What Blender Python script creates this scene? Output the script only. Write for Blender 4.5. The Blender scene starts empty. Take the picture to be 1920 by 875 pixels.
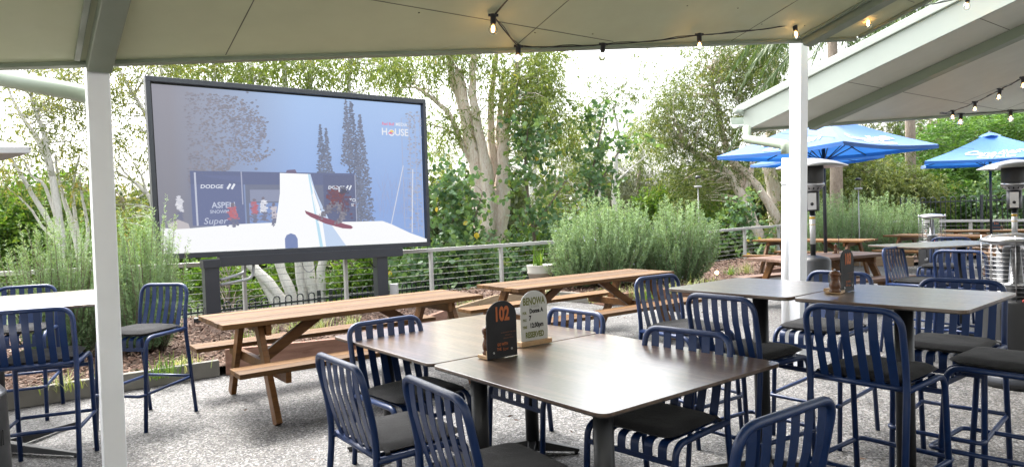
import bpy, math, random
import numpy as np
from mathutils import Vector, Matrix
PI = math.pi
sc = bpy.context.scene
C = sc.collection
# ------------------------------------------------------------------ camera, sky, sun, exposure
F_PX, PITCH, ROLL, EYE = 1284.8, math.radians(1.59), math.radians(1.96), 1.5
cd = bpy.data.cameras.new('camera'); cam = bpy.data.objects.new('camera', cd); C.objects.link(cam)
cd.sensor_width = 36.0; cd.lens = 36.0 * F_PX / 1920.0; cd.clip_start = 0.05; cd.clip_end = 2000
_fw = Vector((0, math.cos(PITCH), -math.sin(PITCH))); _up = Vector((0, math.sin(PITCH), math.cos(PITCH))); _ri = Vector((1, 0, 0))
_r2 = _ri * math.cos(ROLL) - _up * math.sin(ROLL); _u2 = _up * math.cos(ROLL) + _ri * math.sin(ROLL)
cam.matrix_world = Matrix(((_r2.x, _u2.x, -_fw.x, 0), (_r2.y, _u2.y, -_fw.y, 0), (_r2.z, _u2.z, -_fw.z, EYE), (0, 0, 0, 1)))
sc.camera = cam
w = bpy.data.worlds.new('World'); sc.world = w; w.use_nodes = True
nt = w.node_tree; bg = nt.nodes['Background']
sky = nt.nodes.new('ShaderNodeTexSky'); sky.sky_type = 'NISHITA'; sky.sun_disc = False
SUN_EL, SUN_AZ = math.radians(58), math.radians(-42)       # azimuth from +Y towards +X
sky.sun_elevation = SUN_EL; sky.sun_rotation = SUN_AZ; sky.dust_density = 6; sky.air_density = 1.2; sky.ozone_density = 1
hs = nt.nodes.new('ShaderNodeHueSaturation'); hs.inputs['Saturation'].default_value = 0.22   # thin overcast
nt.links.new(sky.outputs[0], hs.inputs['Color']); nt.links.new(hs.outputs[0], bg.inputs['Color'])
bg.inputs['Strength'].default_value = 0.15
sl = bpy.data.lights.new('sun', 'SUN'); sl.energy = .8; sl.angle = math.radians(12); sl.color = (1, .96, .9)
so = bpy.data.objects.new('sun', sl); C.objects.link(so)
sd = Vector((math.sin(SUN_AZ) * math.cos(SUN_EL), math.cos(SUN_AZ) * math.cos(SUN_EL), math.sin(SUN_EL)))
so.rotation_euler = sd.to_track_quat('Z', 'Y').to_euler()
sc.view_settings.view_transform = 'Standard'; sc.view_settings.look = 'None'
sc.view_settings.exposure = 2.5; sc.view_settings.gamma = 1
sc.cycles.max_bounces = 8; sc.cycles.diffuse_bounces = 4; sc.cycles.transparent_max_bounces = 12
sc.cycles.use_denoising = True
EXPO = 2 ** sc.view_settings.exposure

def U(u, v, z=None, y=None):
    """world point seen at photo position (u, v) on the height z or at the distance y"""
    r = _r2 * ((u - 960) / F_PX) + _u2 * ((437.5 - v) / F_PX) + _fw
    t = (z - EYE) / r.z if z is not None else y / r.y
    return Vector((0, 0, EYE)) + r * t
A37 = math.radians(37.4)
D2 = Vector((math.cos(A37), math.sin(A37), 0)); D1 = Vector((-math.sin(A37), math.cos(A37), 0))
# ------------------------------------------------------------------ materials
def srgb(r, g, b):
    f = lambda c: c / 12.92 if c <= .04045 else ((c + .055) / 1.055) ** 2.4
    return (f(r / 255), f(g / 255), f(b / 255), 1)
K = .70          # the picture is exposed for the shade under the roof
class M:
    k = K
    def __init__(s, name, base=(.5, .5, .5), rough=.5, metal=0, spec=.5):
        s.m = bpy.data.materials.new(name); s.m.use_nodes = True; s.nt = s.m.node_tree
        s.p = s.nt.nodes['Principled BSDF']; s.out = s.nt.nodes['Material Output']
        s.p.inputs['Base Color'].default_value = tuple(x * (1 if metal else K) for x in base[:3]) + (1,)
        s.p.inputs['Roughness'].default_value = rough; s.p.inputs['Metallic'].default_value = metal
        s.p.inputs['Specular IOR Level'].default_value = spec
        s.co = s.nt.nodes.new('ShaderNodeTexCoord').outputs['Object']
    def n(s, t, **k):
        x = s.nt.nodes.new(t)
        for a, b in k.items():
            if hasattr(x, a): setattr(x, a, b)
            else: x.inputs[a.replace('_', ' ')].default_value = b
        return x
    def l(s, a, b): s.nt.links.new(a, b); return b
    def map(s, scale=(1, 1, 1), rot=(0, 0, 0), src=None):
        m = s.n('ShaderNodeMapping'); m.inputs['Scale'].default_value = scale; m.inputs['Rotation'].default_value = rot
        s.l(src or s.co, m.inputs[0]); return m.outputs[0]
    def noise(s, scale, detail=4, rough=.55, vec=None, dist=0):
        x = s.n('ShaderNodeTexNoise'); x.inputs['Scale'].default_value = scale; x.inputs['Detail'].default_value = detail
        x.inputs['Roughness'].default_value = rough; x.inputs['Distortion'].default_value = dist
        s.l(vec or s.co, x.inputs['Vector']); return x.outputs[0]
    def ramp(s, src, stops, interp='LINEAR'):
        x = s.n('ShaderNodeValToRGB'); e = x.color_ramp.elements; x.color_ramp.interpolation = interp
        while len(e) < len(stops): e.new(.5)
        for i, (p, c) in enumerate(stops):
            e[i].position = p; e[i].color = tuple(c[:3]) + (1,) if len(c) > 1 else (c[0],) * 3 + (1,)
        s.l(src, x.inputs[0]); return x.outputs[0]
    def mix(s, fac, a, b, mode='MIX'):
        x = s.n('ShaderNodeMix', data_type='RGBA', blend_type=mode)
        for i, v in ((0, fac), (6, a), (7, b)):
            if isinstance(v, (int, float)): x.inputs[i].default_value = v
            elif isinstance(v, tuple): x.inputs[i].default_value = tuple(v[:3]) + (1,)
            else: s.l(v, x.inputs[i])
        return x.outputs[2]
    def bump(s, h, dist=.002, strength=.5, nrm=None):
        b = s.n('ShaderNodeBump'); b.inputs['Strength'].default_value = strength; b.inputs['Distance'].default_value = dist
        s.l(h, b.inputs['Height'])
        if nrm: s.l(nrm, b.inputs['Normal'])
        s.l(b.outputs[0], s.p.inputs['Normal']); return b.outputs[0]
    def col(s, c, k=None):
        k = k or K; c = s.mix(1.0, c, (k, k, k), 'MULTIPLY'); s.l(c, s.p.inputs['Base Color']); return c
    def rgh(s, c): s.l(c, s.p.inputs['Roughness'])

def paint(name, c, rough=.4, var=.12, bs=120, bd=.0004, k=None):
    m = M(name, c, rough)
    f = m.ramp(m.noise(3.0, 5), [(.3, (1 - var,)), (.75, (1 + var * .3,))])
    m.col(m.mix(1.0, tuple(c[:3]), f, 'MULTIPLY'), k)
    m.rgh(m.ramp(m.noise(9, 4), [(.3, (rough * .85,)), (.7, (min(1, rough * 1.2),))]))
    m.bump(m.noise(bs, 3), bd, .6); return m.m
MAT = {}
MAT['navy'] = paint('navy_powder_coat', (.005, .030, .125), .38, .1, 400, .0003)
MAT['dark_metal'] = paint('charcoal_metal', (.018, .019, .022), .42)
MAT['screen_frame'] = paint('screen_frame_metal', (.035, .04, .052), .4)
MAT['black'] = paint('black_plastic', (.012, .012, .013), .45)
MAT['white_paint'] = paint('white_post_paint', (.82, .84, .87), .42, .06, k=1)
MAT['green_paint'] = paint('pale_green_paint', (.30, .36, .27), .45, .05)
MAT['barge_paint'] = paint('pale_green_white_paint', (.60, .67, .59), .45, .05)
MAT['wall_paint'] = paint('warm_grey_wall_render', (.55, .54, .50), .8)
MAT['soffit'] = paint('soffit_board_paint', (.70, .76, .50), .6, .07, 160, .0006)
MAT['soffit_pale'] = paint('pale_soffit_board_paint', (.84, .87, .76), .6, .07, 160, .0006)
MAT['joint'] = paint('soffit_joint_sealant', (.16, .165, .13), .7)
MAT['steel'] = M('stainless_steel', (.40, .40, .41), .30, 1.0).m
MAT['galv'] = paint('galvanised_rail', (.50, .50, .48), .45, .2)
MAT['fence_black'] = paint('black_fence_paint', (.02, .026, .034), .45)
MAT['pot'] = paint('white_plastic_pot', (.66, .64, .56), .55, .18)
MAT['conduit'] = paint('grey_conduit', (.42, .43, .44), .5)

def m_cushion():
    m = M('grey_outdoor_fabric', (.05, .051, .056), .95, 0, .15); m.p.inputs['Sheen Weight'].default_value = .1
    wv = m.n('ShaderNodeTexWave', wave_type='BANDS', bands_direction='X'); wv.inputs['Scale'].default_value = 260
    wy = m.n('ShaderNodeTexWave', wave_type='BANDS', bands_direction='Y'); wy.inputs['Scale'].default_value = 260
    m.l(m.co, wv.inputs[0]); m.l(m.co, wy.inputs[0])
    h = m.mix(.5, wv.outputs[0], wy.outputs[0])
    f = m.ramp(m.noise(14, 5), [(.3, (.017, .0172, .019)), (.7, (.029, .0295, .032))]); m.col(f)
    big = m.n('ShaderNodeBump'); big.inputs['Distance'].default_value = .012; big.inputs['Strength'].default_value = .5
    m.l(m.noise(9, 3, .5), big.inputs['Height'])
    m.bump(h, .0006, .5, big.outputs[0]); return m.m
MAT['cushion'] = m_cushion()

def m_laminate():
    m = M('walnut_laminate', (.12, .08, .05), .27, 0, .6)
    v = m.map((6.5, .55, 1))                       # grain runs along the table
    w1 = m.noise(1.3, 2, .5, v, .35)
    sn = m.n('ShaderNodeMath', operation='MULTIPLY'); sn.inputs[1].default_value = 26; m.l(w1, sn.inputs[0])
    s2 = m.n('ShaderNodeMath', operation='SINE'); m.l(sn.outputs[0], s2.inputs[0])
    ring = m.ramp(s2.outputs[0], [(.0, (.115, .064, .034)), (.5, (.17, .10, .057)), (1, (.235, .145, .086))])
    fine = m.noise(3, 3, .6, m.map((16, 1.2, 3)))
    c = m.mix(.25, ring, m.ramp(fine, [(.35, (.08, .048, .028)), (.65, (.20, .13, .082))]))
    c = m.mix(.25, c, m.ramp(m.noise(.9, 3), [(.35, (.105, .062, .037)), (.65, (.18, .115, .072))])); m.col(c)
    m.rgh(m.ramp(m.noise(40, 4), [(.3, (.28,)), (.7, (.34,))]))
    m.p.inputs['Coat Weight'].default_value = 1; m.p.inputs['Coat IOR'].default_value = 1.8; m.p.inputs['Coat Roughness'].default_value = .22
    return m.m
MAT['laminate'] = m_laminate()
MAT['edge'] = paint('dark_table_edge', (.03, .026, .023), .5)

def m_timber(name, dark, mid, light, rough=.45, boards=0, sc_=1.0, wear=.0):
    m = M(name, mid, rough, 0, .3)
    v = m.map((1.2 * sc_, 11 * sc_, 11 * sc_))
    oi = m.n('ShaderNodeObjectInfo')
    vv = m.n('ShaderNodeVectorMath', operation='ADD'); m.l(v, vv.inputs[0])
    sc2 = m.n('ShaderNodeVectorMath', operation='SCALE'); m.l(oi.outputs['Random'], sc2.inputs['Scale']); sc2.inputs[0].default_value = (13, 7, 5)
    m.l(sc2.outputs[0], vv.inputs[1])
    n1 = m.noise(1.5, 4, .6, vv.outputs[0], .9); n2 = m.noise(7, 6, .65, vv.outputs[0])
    c = m.ramp(n1, [(.28, dark), (.5, mid), (.75, light)])
    c = m.mix(.4, c, m.ramp(n2, [(.3, dark), (.7, light)]))
    if boards:
        at = m.n('ShaderNodeAttribute', attribute_name='tint')
        g = m.ramp(at.outputs['Fac'], [(0, (.60,)), (1, (1.3,))])
        c = m.mix(1.0, c, g, 'MULTIPLY')
    if wear:
        c = m.mix(m.ramp(m.noise(4, 6, .7), [(.5, (0,)), (.7, (wear,))]), c, (.33, .28, .22))
    m.col(c); m.rgh(m.ramp(n2, [(.3, (rough * .75,)), (.75, (min(1, rough * 1.3),))]))
    m.bump(n2, .0015, .5); return m.m
MAT['picnic'] = m_timber('oiled_hardwood', (.082, .037, .010), (.145, .069, .019), (.215, .108, .035), .68, 1)
MAT['picnic_leg'] = m_timber('oiled_hardwood_frame', (.08, .034, .010), (.16, .068, .020), (.26, .118, .036), .42)
MAT['picnic_old'] = m_timber('weathered_hardwood', (.13, .065, .042), (.22, .13, .09), (.33, .22, .165), .6, 1)
MAT['sleeper_red'] = m_timber('red_timber_sleeper', (.18, .085, .055), (.32, .17, .12), (.42, .25, .18), .8)
MAT['sleeper_tan'] = m_timber('tan_timber_sleeper', (.22, .14, .075), (.36, .25, .15), (.5, .38, .25), .8)
MAT['sleeper_grey'] = paint('grey_concrete_sleeper', (.25, .235, .20), .85, .3, 60, .003)
MAT['oak'] = m_timber('light_oak', (.42, .25, .12), (.56, .36, .19), (.68, .48, .28), .45, 0, 4)
MAT['mill'] = m_timber('dark_turned_wood', (.07, .028, .014), (.13, .055, .026), (.2, .09, .045), .25, 0, 4)

def m_patio():
    m = M('exposed_aggregate', (.4, .39, .37), .75)
    vo = m.n('ShaderNodeTexVoronoi', feature='F1'); vo.inputs['Scale'].default_value = 108; m.l(m.co, vo.inputs['Vector'])
    vo2 = m.n('ShaderNodeTexVoronoi', feature='F1'); vo2.inputs['Scale'].default_value = 58; m.l(m.co, vo2.inputs['Vector'])
    sep = m.n('ShaderNodeSeparateColor'); m.l(vo.outputs['Color'], sep.inputs[0])
    sep2 = m.n('ShaderNodeSeparateColor'); m.l(vo2.outputs['Color'], sep2.inputs[0])
    st = m.ramp(sep.outputs[0], [(0, (.02, .02, .024)), (.24, (.075, .072, .075)), (.40, (.20, .17, .14)), (.52, (.25, .24, .225)), (.72, (.42, .415, .41)), (.9, (.66, .65, .63))], 'CONSTANT')
    st2 = m.ramp(sep2.outputs[1], [(0, (.02, .02, .025)), (.26, (.10, .095, .09)), (.48, (.24, .22, .20)), (.8, (.55, .54, .53))], 'CONSTANT')
    c = m.mix(m.ramp(sep2.outputs[0], [(.0, (0,)), (.62, (1,))], 'CONSTANT'), st, st2)
    gr = m.ramp(vo.outputs['Distance'], [(.45, (0,)), (.8, (.55,))])
    c = m.mix(gr, c, (.19, .183, .17))
    lump = m.noise(.55, 4, .6); lump2 = m.noise(2.3, 4, .6)
    blotch = m.ramp(lump, [(.36, (.38,)), (.50, (.72,)), (.8, (.86,))])  # large random darker patches
    c = m.mix(1.0, c, blotch, 'MULTIPLY')
    c = m.mix(1.0, c, m.ramp(lump2, [(.32, (.74,)), (.58, (1.08,))]), 'MULTIPLY')
    # sawn control joints every 1.9 m, turned with the building
    mp = m.map((1, 1, 1), (0, 0, -A37))
    sx = m.n('ShaderNodeSeparateXYZ'); m.l(mp, sx.inputs[0])
    fac = None
    for ax, off in ((0, .35), (1, 1.2)):
        a = m.n('ShaderNodeMath', operation='ADD'); a.inputs[1].default_value = off; m.l(sx.outputs[ax], a.inputs[0])
        b = m.n('ShaderNodeMath', operation='PINGPONG'); b.inputs[1].default_value = .95; m.l(a.outputs[0], b.inputs[0])
        d = m.n('ShaderNodeMath', operation='LESS_THAN'); d.inputs[1].default_value = .004; m.l(b.outputs[0], d.inputs[0])
        if fac is None: fac = d.outputs[0]
        else:
            e = m.n('ShaderNodeMath', operation='MAXIMUM'); m.l(fac, e.inputs[0]); m.l(d.outputs[0], e.inputs[1]); fac = e.outputs[0]
    c = m.mix(fac, c, (.12, .115, .11))
    m.col(c, .50); m.rgh(m.ramp(sep.outputs[1], [(0, (.45,)), (1, (.85,))]))
    m.bump(vo.outputs['Distance'], .004, .6); return m.m
MAT['patio'] = m_patio()

def m_ground(name, cols, s1, bd=.02):
    m = M(name, cols[1], .95)
    n1 = m.noise(s1, 8, .7); n2 = m.noise(s1 * 9, 5, .7)
    c = m.ramp(n1, [(.3, cols[0]), (.5, cols[1]), (.72, cols[2])])
    c = m.mix(.5, c, m.ramp(n2, [(.35, cols[0]), (.65, cols[2])])); m.col(c); m.bump(n2, bd, .8); return m.m
MAT['mulch_base'] = m_ground('bark_mulch_bed', [(.05, .028, .018), (.13, .075, .05), (.26, .17, .12)], 12)
MAT['terrain'] = m_ground('leaf_litter_ground', [(.025, .04, .012), (.05, .085, .025), (.10, .13, .045)], 1.5, .05)
def m_attr(name, stops, rough=.9, transl=0., spec=.3, emit=None):
    m = M(name, stops[0][1], rough, 0, spec)
    at = m.n('ShaderNodeAttribute', attribute_name='tint'); c = m.ramp(at.outputs['Fac'], stops); c = m.col(c, .80 if transl else K)
    if transl:
        t = m.n('ShaderNodeBsdfTranslucent'); m.l(m.mix(1.0, c, (1.25, 1.2, .55), 'MULTIPLY'), t.inputs['Color'])
        mx = m.n('ShaderNodeMixShader'); mx.inputs[0].default_value = transl
        m.l(m.p.outputs[0], mx.inputs[1]); m.l(t.outputs[0], mx.inputs[2]); m.l(mx.outputs[0], m.out.inputs['Surface'])
    return m.m
MAT['chips'] = m_attr('bark_chips', [(0, (.05, .026, .018)), (.4, (.14, .075, .05)), (.75, (.25, .155, .11)), (1, (.38, .28, .22))])
G = lambda *s: list(s)
MAT['leaf_gum'] = m_attr('paperbark_leaves', [(0, (0.074, 0.111, 0.034)), (.5, (0.142, 0.195, 0.060)), (.85, (0.230, 0.273, 0.090)), (1, (0.351, 0.312, 0.084))], .5, .38)
MAT['leaf_gum_light'] = m_attr('fresh_gum_leaves', [(0, (0.100, 0.150, 0.036)), (.5, (0.188, 0.258, 0.066)), (.85, (0.288, 0.348, 0.102)), (1, (0.413, 0.312, 0.084))], .5, .42)
MAT['leaf_gum_yellow'] = m_attr('yellowing_gum_leaves', [(0, (.09, .125, .045)), (.5, (.17, .21, .075)), (.8, (.28, .30, .08)), (.97, (.40, .33, .08)), (1, (.45, .22, .07))], .5, .4)
MAT['leaf_round'] = m_attr('broad_round_leaves', [(0, (0.061, 0.134, 0.070)), (.5, (0.124, 0.226, 0.109)), (.9, (0.229, 0.346, 0.124)), (.985, (0.351, 0.406, 0.105)), (1, (0.750, 0.540, 0.053))], .42, .35)
MAT['leaf_bright'] = m_attr('bright_shrub_leaves', [(0, (0.048, 0.110, 0.023)), (.5, (0.108, 0.220, 0.039)), (1, (0.240, 0.352, 0.052))], .5, .4)
MAT['leaf_dark'] = m_attr('dark_wood_leaves', [(0, (.03, .05, .02)), (.5, (.06, .09, .033)), (1, (.11, .15, .05))], .55, .3)
MAT['leaf_needle'] = m_attr('sheoak_needles', [(0, (.05, .065, .035)), (.5, (.085, .10, .055)), (1, (.13, .15, .08))], .7, .25)
MAT['leaf_feather'] = m_attr('feathery_tree_leaflets', [(0, (0.047, 0.117, 0.029)), (.5, (0.101, 0.221, 0.052)), (1, (0.203, 0.351, 0.078))], .5, .4)
MAT['leaf_palm'] = m_attr('palm_leaflets', [(0, (.045, .08, .03)), (.5, (.09, .15, .05)), (1, (.2, .27, .1))], .45, .3)
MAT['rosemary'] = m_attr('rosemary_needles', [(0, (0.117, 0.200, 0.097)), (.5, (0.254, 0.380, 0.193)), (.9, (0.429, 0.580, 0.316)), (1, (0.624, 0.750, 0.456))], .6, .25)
MAT['grass'] = m_attr('strappy_grass_blades', [(0, (.14, .2, .06)), (.5, (.3, .36, .13)), (1, (.62, .60, .36))], .6, .3)
MAT['flower'] = m_attr('pale_flowers', [(0, (.6, .62, .8)), (1, (.7, .7, .85))], .6)

def m_bark(name, cols, s=1.0):
    m = M(name, cols[1], .9)
    v = m.map((7 * s, 7 * s, 1.3 * s)); n1 = m.noise(2.6, 8, .75, v, 1.4); n2 = m.noise(6, 7, .75, v, .6)
    c = m.ramp(n1, [(.32, cols[0]), (.38, cols[1]), (.48, cols[2]), (.62, cols[3])])
    c = m.mix(.4, c, m.ramp(n2, [(.34, cols[0]), (.42, cols[1]), (.54, cols[3])])); m.col(c, 1)
    m.bump(n2, .05, 1.0); return m.m
MAT['bark_pink'] = m_bark('pink_paperbark', [(.16, .095, .065), (.56, .38, .27), (.74, .62, .53), (.84, .79, .72)])
MAT['bark_white'] = m_bark('white_paperbark', [(.25, .215, .18), (.64, .60, .55), (.78, .75, .70), (.85, .83, .79)], 1.6)
MAT['bark_brown'] = m_bark('brown_bark', [(.09, .065, .045), (.19, .145, .11), (.30, .24, .19), (.38, .32, .26)], 1.6)
MAT['stem'] = m_bark('woody_stems', [(.06, .045, .03), (.12, .09, .065), (.19, .15, .11), (.25, .2, .15)], 4)
def m_fabric():
    m = M('azure_canvas', (.05, .32, .80), .6)
    c = m.ramp(m.noise(2.5, 3), [(.3, (.018, .15, .52)), (.7, (.028, .19, .60))]); m.col(c)
    m.p.inputs['Sheen Weight'].default_value = .25; m.p.inputs['Sheen Roughness'].default_value = .5
    t = m.n('ShaderNodeBsdfTranslucent'); m.l(c, t.inputs[0]); mx = m.n('ShaderNodeMixShader'); mx.inputs[0].default_value = .22
    m.l(m.p.outputs[0], mx.inputs[1]); m.l(t.outputs[0], mx.inputs[2]); m.l(mx.outputs[0], m.out.inputs[0]); return m.m
MAT['azure'] = m_fabric()
MAT['white_canvas'] = paint('white_canvas', (.62, .62, .62), .7, .05)
MAT['white_print'] = M('white_print', (.8, .8, .8), .6).m
MAT['orange_print'] = M('orange_print', (.50, .13, .03), .55).m
MAT['orange_dim'] = M('dull_orange_print', (.22, .07, .03), .6).m
MAT['olive_print'] = M('olive_print', (.17, .19, .03), .6).m
MAT['ink'] = M('black_marker_ink', (.012, .012, .014), .5).m
MAT['grey_print'] = M('smudged_grey_print', (.36, .37, .36), .7).m
MAT['board_black'] = paint('black_sign_board', (.004, .005, .008), .6, .1)
MAT['board_white'] = paint('white_sign_board', (.66, .68, .66), .35, .05)
MAT['teal_board'] = paint('teal_sign_board', (.015, .045, .07), .5)
MAT['red'] = M('red_plastic', (.5, .03, .02), .4).m
MAT['yellow'] = M('yellow_label', (.7, .42, .02), .5).m
MAT['label_white'] = M('white_label', (.6, .6, .6), .5).m
gm = M('clear_glass', (1, 1, 1), .03); gm.p.inputs['Base Color'].default_value = (1, 1, 1, 1); gm.p.inputs['Transmission Weight'].default_value = 1; gm.p.inputs['IOR'].default_value = 1.04
MAT['glass'] = gm.m
bm_ = M('bulb_glass', (1, .93, .85), .03); bm_.p.inputs['Base Color'].default_value = (1, .95, .9, 1); bm_.p.inputs['Transmission Weight'].default_value = 1; bm_.p.inputs['IOR'].default_value = 1.1; MAT['bulb'] = bm_.m
def emis(name, c, s):
    m = M(name, c, .6); m.p.inputs['Emission Color'].default_value = tuple(c[:3]) + (1,); m.p.inputs['Emission Strength'].default_value = s; return m.m
MAT['filament'] = emis('glowing_filament', (1, .50, .16), 9)
MAT['lamp_glow'] = emis('garden_spot_glow', (1, .62, .25), 7)
def m_screen():
    m = M('display_picture', (.02, .02, .02), .55, 0, .3)
    at = m.n('ShaderNodeAttribute', attribute_name='pic')
    nz = m.ramp(m.noise(600, 1), [(.3, (.93,)), (.7, (1.05,))])
    m.l(m.mix(1.0, at.outputs['Color'], nz, 'MULTIPLY'), m.p.inputs['Emission Color']); m.p.inputs['Emission Strength'].default_value = .97 / EXPO
    return m.m
MAT['display'] = m_screen()
# ------------------------------------------------------------------ mesh helpers
def tag(o, label=None, cat=None, group=None, kind=None):
    if label: o['label'] = label
    if cat: o['category'] = cat
    if group: o['group'] = group
    if kind: o['kind'] = kind
    return o
def empty(name, loc=(0, 0, 0), rz=0, label=None, cat=None, group=None):
    o = bpy.data.objects.new(name, None); C.objects.link(o); o.location = loc; o.rotation_euler = (0, 0, rz); o.empty_display_size = .1
    return tag(o, label, cat, group)
def copy_tree(o, parent=None):
    c = o.copy(); C.objects.link(c); c.parent = parent
    for ch in list(o.children): copy_tree(ch, c)
    return c
class MB:
    def __init__(s): s.v = []; s.f = []; s.t = []; s.s = []; s.tint = 0.5; s.mi = []; s.cur = 0; s.smooth = True
    def add(s, vs, fs, smooth=None):
        b = len(s.v); s.v += [tuple(x) for x in vs]
        for f in fs:
            s.f.append([b + i for i in f]); s.t.append(s.tint); s.mi.append(s.cur); s.s.append(s.smooth if smooth is None else smooth)
        return s
    def box(s, lo, hi, mat=None):
        x0, y0, z0 = lo; x1, y1, z1 = hi
        vs = [Vector(p) for p in ((x0, y0, z0), (x1, y0, z0), (x1, y1, z0), (x0, y1, z0), (x0, y0, z1), (x1, y0, z1), (x1, y1, z1), (x0, y1, z1))]
        if mat: vs = [mat @ p for p in vs]
        return s.add(vs, [(0, 3, 2, 1), (4, 5, 6, 7), (0, 1, 5, 4), (1, 2, 6, 5), (2, 3, 7, 6), (3, 0, 4, 7)], False)
    def beam(s, a, b, w, h, up=(0, 0, 1), ext=0):
        a, b = Vector(a), Vector(b); d = (b - a).normalized(); a = a - d * ext; b = b + d * ext
        si = d.cross(Vector(up)).normalized(); u = si.cross(d).normalized()
        vs = [p + si * (sx * w / 2) + u * (sz * h / 2) for p in (a, b) for sx, sz in ((-1, -1), (1, -1), (1, 1), (-1, 1))]
        return s.add(vs, [(0, 1, 2, 3), (7, 6, 5, 4), (0, 4, 5, 1), (1, 5, 6, 2), (2, 6, 7, 3), (3, 7, 4, 0)], False)
    def tube(s, pts, r, n=8, closed=False, cap=True, flat=None):
        pts = [Vector(p) for p in pts]; N = len(pts)
        rs = r if isinstance(r, (list, tuple)) else [r] * N
        tg = []
        for i in range(N):
            a = pts[i - 1] if (i or closed) else pts[i]; b = pts[(i + 1) % N] if (i < N - 1 or closed) else pts[i]
            d = b - a; tg.append(d.normalized() if d.length > 1e-9 else Vector((0, 0, 1)))
        u = tg[0].orthogonal().normalized() if flat is None else (Vector(flat) - tg[0] * Vector(flat).dot(tg[0])).normalized()
        vs = []
        for i in range(N):
            u = (u - tg[i] * u.dot(tg[i])); u = u.normalized() if u.length > 1e-6 else tg[i].orthogonal().normalized()
            w_ = tg[i].cross(u)
            for k in range(n):
                a = 2 * PI * k / n; vs.append(pts[i] + (u * math.cos(a) + w_ * math.sin(a)) * rs[i])
        fs = []
        for i in range(N if closed else N - 1):
            j = (i + 1) % N
            for k in range(n): fs.append((i * n + k, i * n + (k + 1) % n, j * n + (k + 1) % n, j * n + k))
        if cap and not closed: fs += [tuple(range(n - 1, -1, -1)), tuple((N - 1) * n + k for k in range(n))]
        return s.add(vs, fs, True)
    def lathe(s, prof, c=(0, 0, 0), n=24, cap=True, ax=None):
        c = Vector(c); vs = []; 
        for r, z in prof:
            for k in range(n):
                a = 2 * PI * k / n; p = Vector((r * math.cos(a), r * math.sin(a), z))
                vs.append(c + (ax @ p if ax else p))
        fs = [(i * n + k, i * n + (k + 1) % n, (i + 1) * n + (k + 1) % n, (i + 1) * n + k) for i in range(len(prof) - 1) for k in range(n)]
        if cap:
            if prof[0][0] > 1e-6: fs.append(tuple(range(n - 1, -1, -1)))
            if prof[-1][0] > 1e-6: fs.append(tuple((len(prof) - 1) * n + k for k in range(n)))
        return s.add(vs, fs)
    def prism(s, poly, z0, z1, mat=None):
        n = len(poly); vs = [Vector((x, y, z0)) for x, y in poly] + [Vector((x, y, z1)) for x, y in poly]
        if mat: vs = [mat @ p for p in vs]
        return s.add(vs, [tuple(range(n - 1, -1, -1)), tuple(range(n, 2 * n))] + [(i, (i + 1) % n, n + (i + 1) % n, n + i) for i in range(n)], False)
    def strip(s, pts, wv, th):
        """flat bar along pts, wv = width vector"""
        pts = [Vector(p) for p in pts]; wv = Vector(wv); N = len(pts); vs = []
        for i, p in enumerate(pts):
            d = (pts[min(N - 1, i + 1)] - pts[max(0, i - 1)]).normalized(); nn = d.cross(wv).normalized() * (th / 2)
            vs += [p - wv / 2 - nn, p + wv / 2 - nn, p + wv / 2 + nn, p - wv / 2 + nn]
        fs = [(0, 1, 2, 3), tuple((N - 1) * 4 + k for k in (3, 2, 1, 0))]
        for i in range(N - 1):
            for k in range(4): fs.append((i * 4 + k, i * 4 + (k + 1) % 4, (i + 1) * 4 + (k + 1) % 4, (i + 1) * 4 + k))
        return s.add(vs, fs, False)
    def build(s, name, mat, parent=None, bevel=0, tint=False):
        me = bpy.data.meshes.new(name); me.from_pydata(s.v, [], s.f); me.validate(); 
        for m in (mat if isinstance(mat, (list, tuple)) else [mat]): me.materials.append(MAT[m] if isinstance(m, str) else m)
        if len(me.polygons) == len(s.f):
            me.polygons.foreach_set('use_smooth', s.s); me.polygons.foreach_set('material_index', s.mi)
            if tint: a = me.attributes.new('tint', 'FLOAT', 'FACE'); a.data.foreach_set('value', s.t)
        me.update()
        o = bpy.data.objects.new(name, me); C.objects.link(o); o.parent = parent
        if bevel:
            b = o.modifiers.new('bevel', 'BEVEL'); b.width = bevel; b.segments = 2; b.limit_method = 'ANGLE'; b.angle_limit = .6
        return o
def fillet(pts, rad, n=5):
    pts = [Vector(p) for p in pts]; out = [pts[0]]
    for i in range(1, len(pts) - 1):
        r = rad[i] if isinstance(rad, dict) and i in rad else (0 if isinstance(rad, dict) else rad)
        a, b, c = pts[i - 1], pts[i], pts[i + 1]
        if not r: out.append(b); continue
        r = min(r, (a - b).length * .48, (c - b).length * .48)
        p, q = b + (a - b).normalized() * r, b + (c - b).normalized() * r
        for k in range(n + 1):
            t = k / n; out.append(p * (1 - t) ** 2 + b * 2 * t * (1 - t) + q * t * t)
    return out + [pts[-1]]
def rrect(x0, y0, x1, y1, r, n=6):
    o = []
    for cx, cy, a0 in ((x1 - r, y1 - r, 0), (x0 + r, y1 - r, 90), (x0 + r, y0 + r, 180), (x1 - r, y0 + r, 270)):
        for k in range(n + 1):
            a = math.radians(a0 + 90 * k / n); o.append((cx + r * math.cos(a), cy + r * math.sin(a)))
    return o
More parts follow.
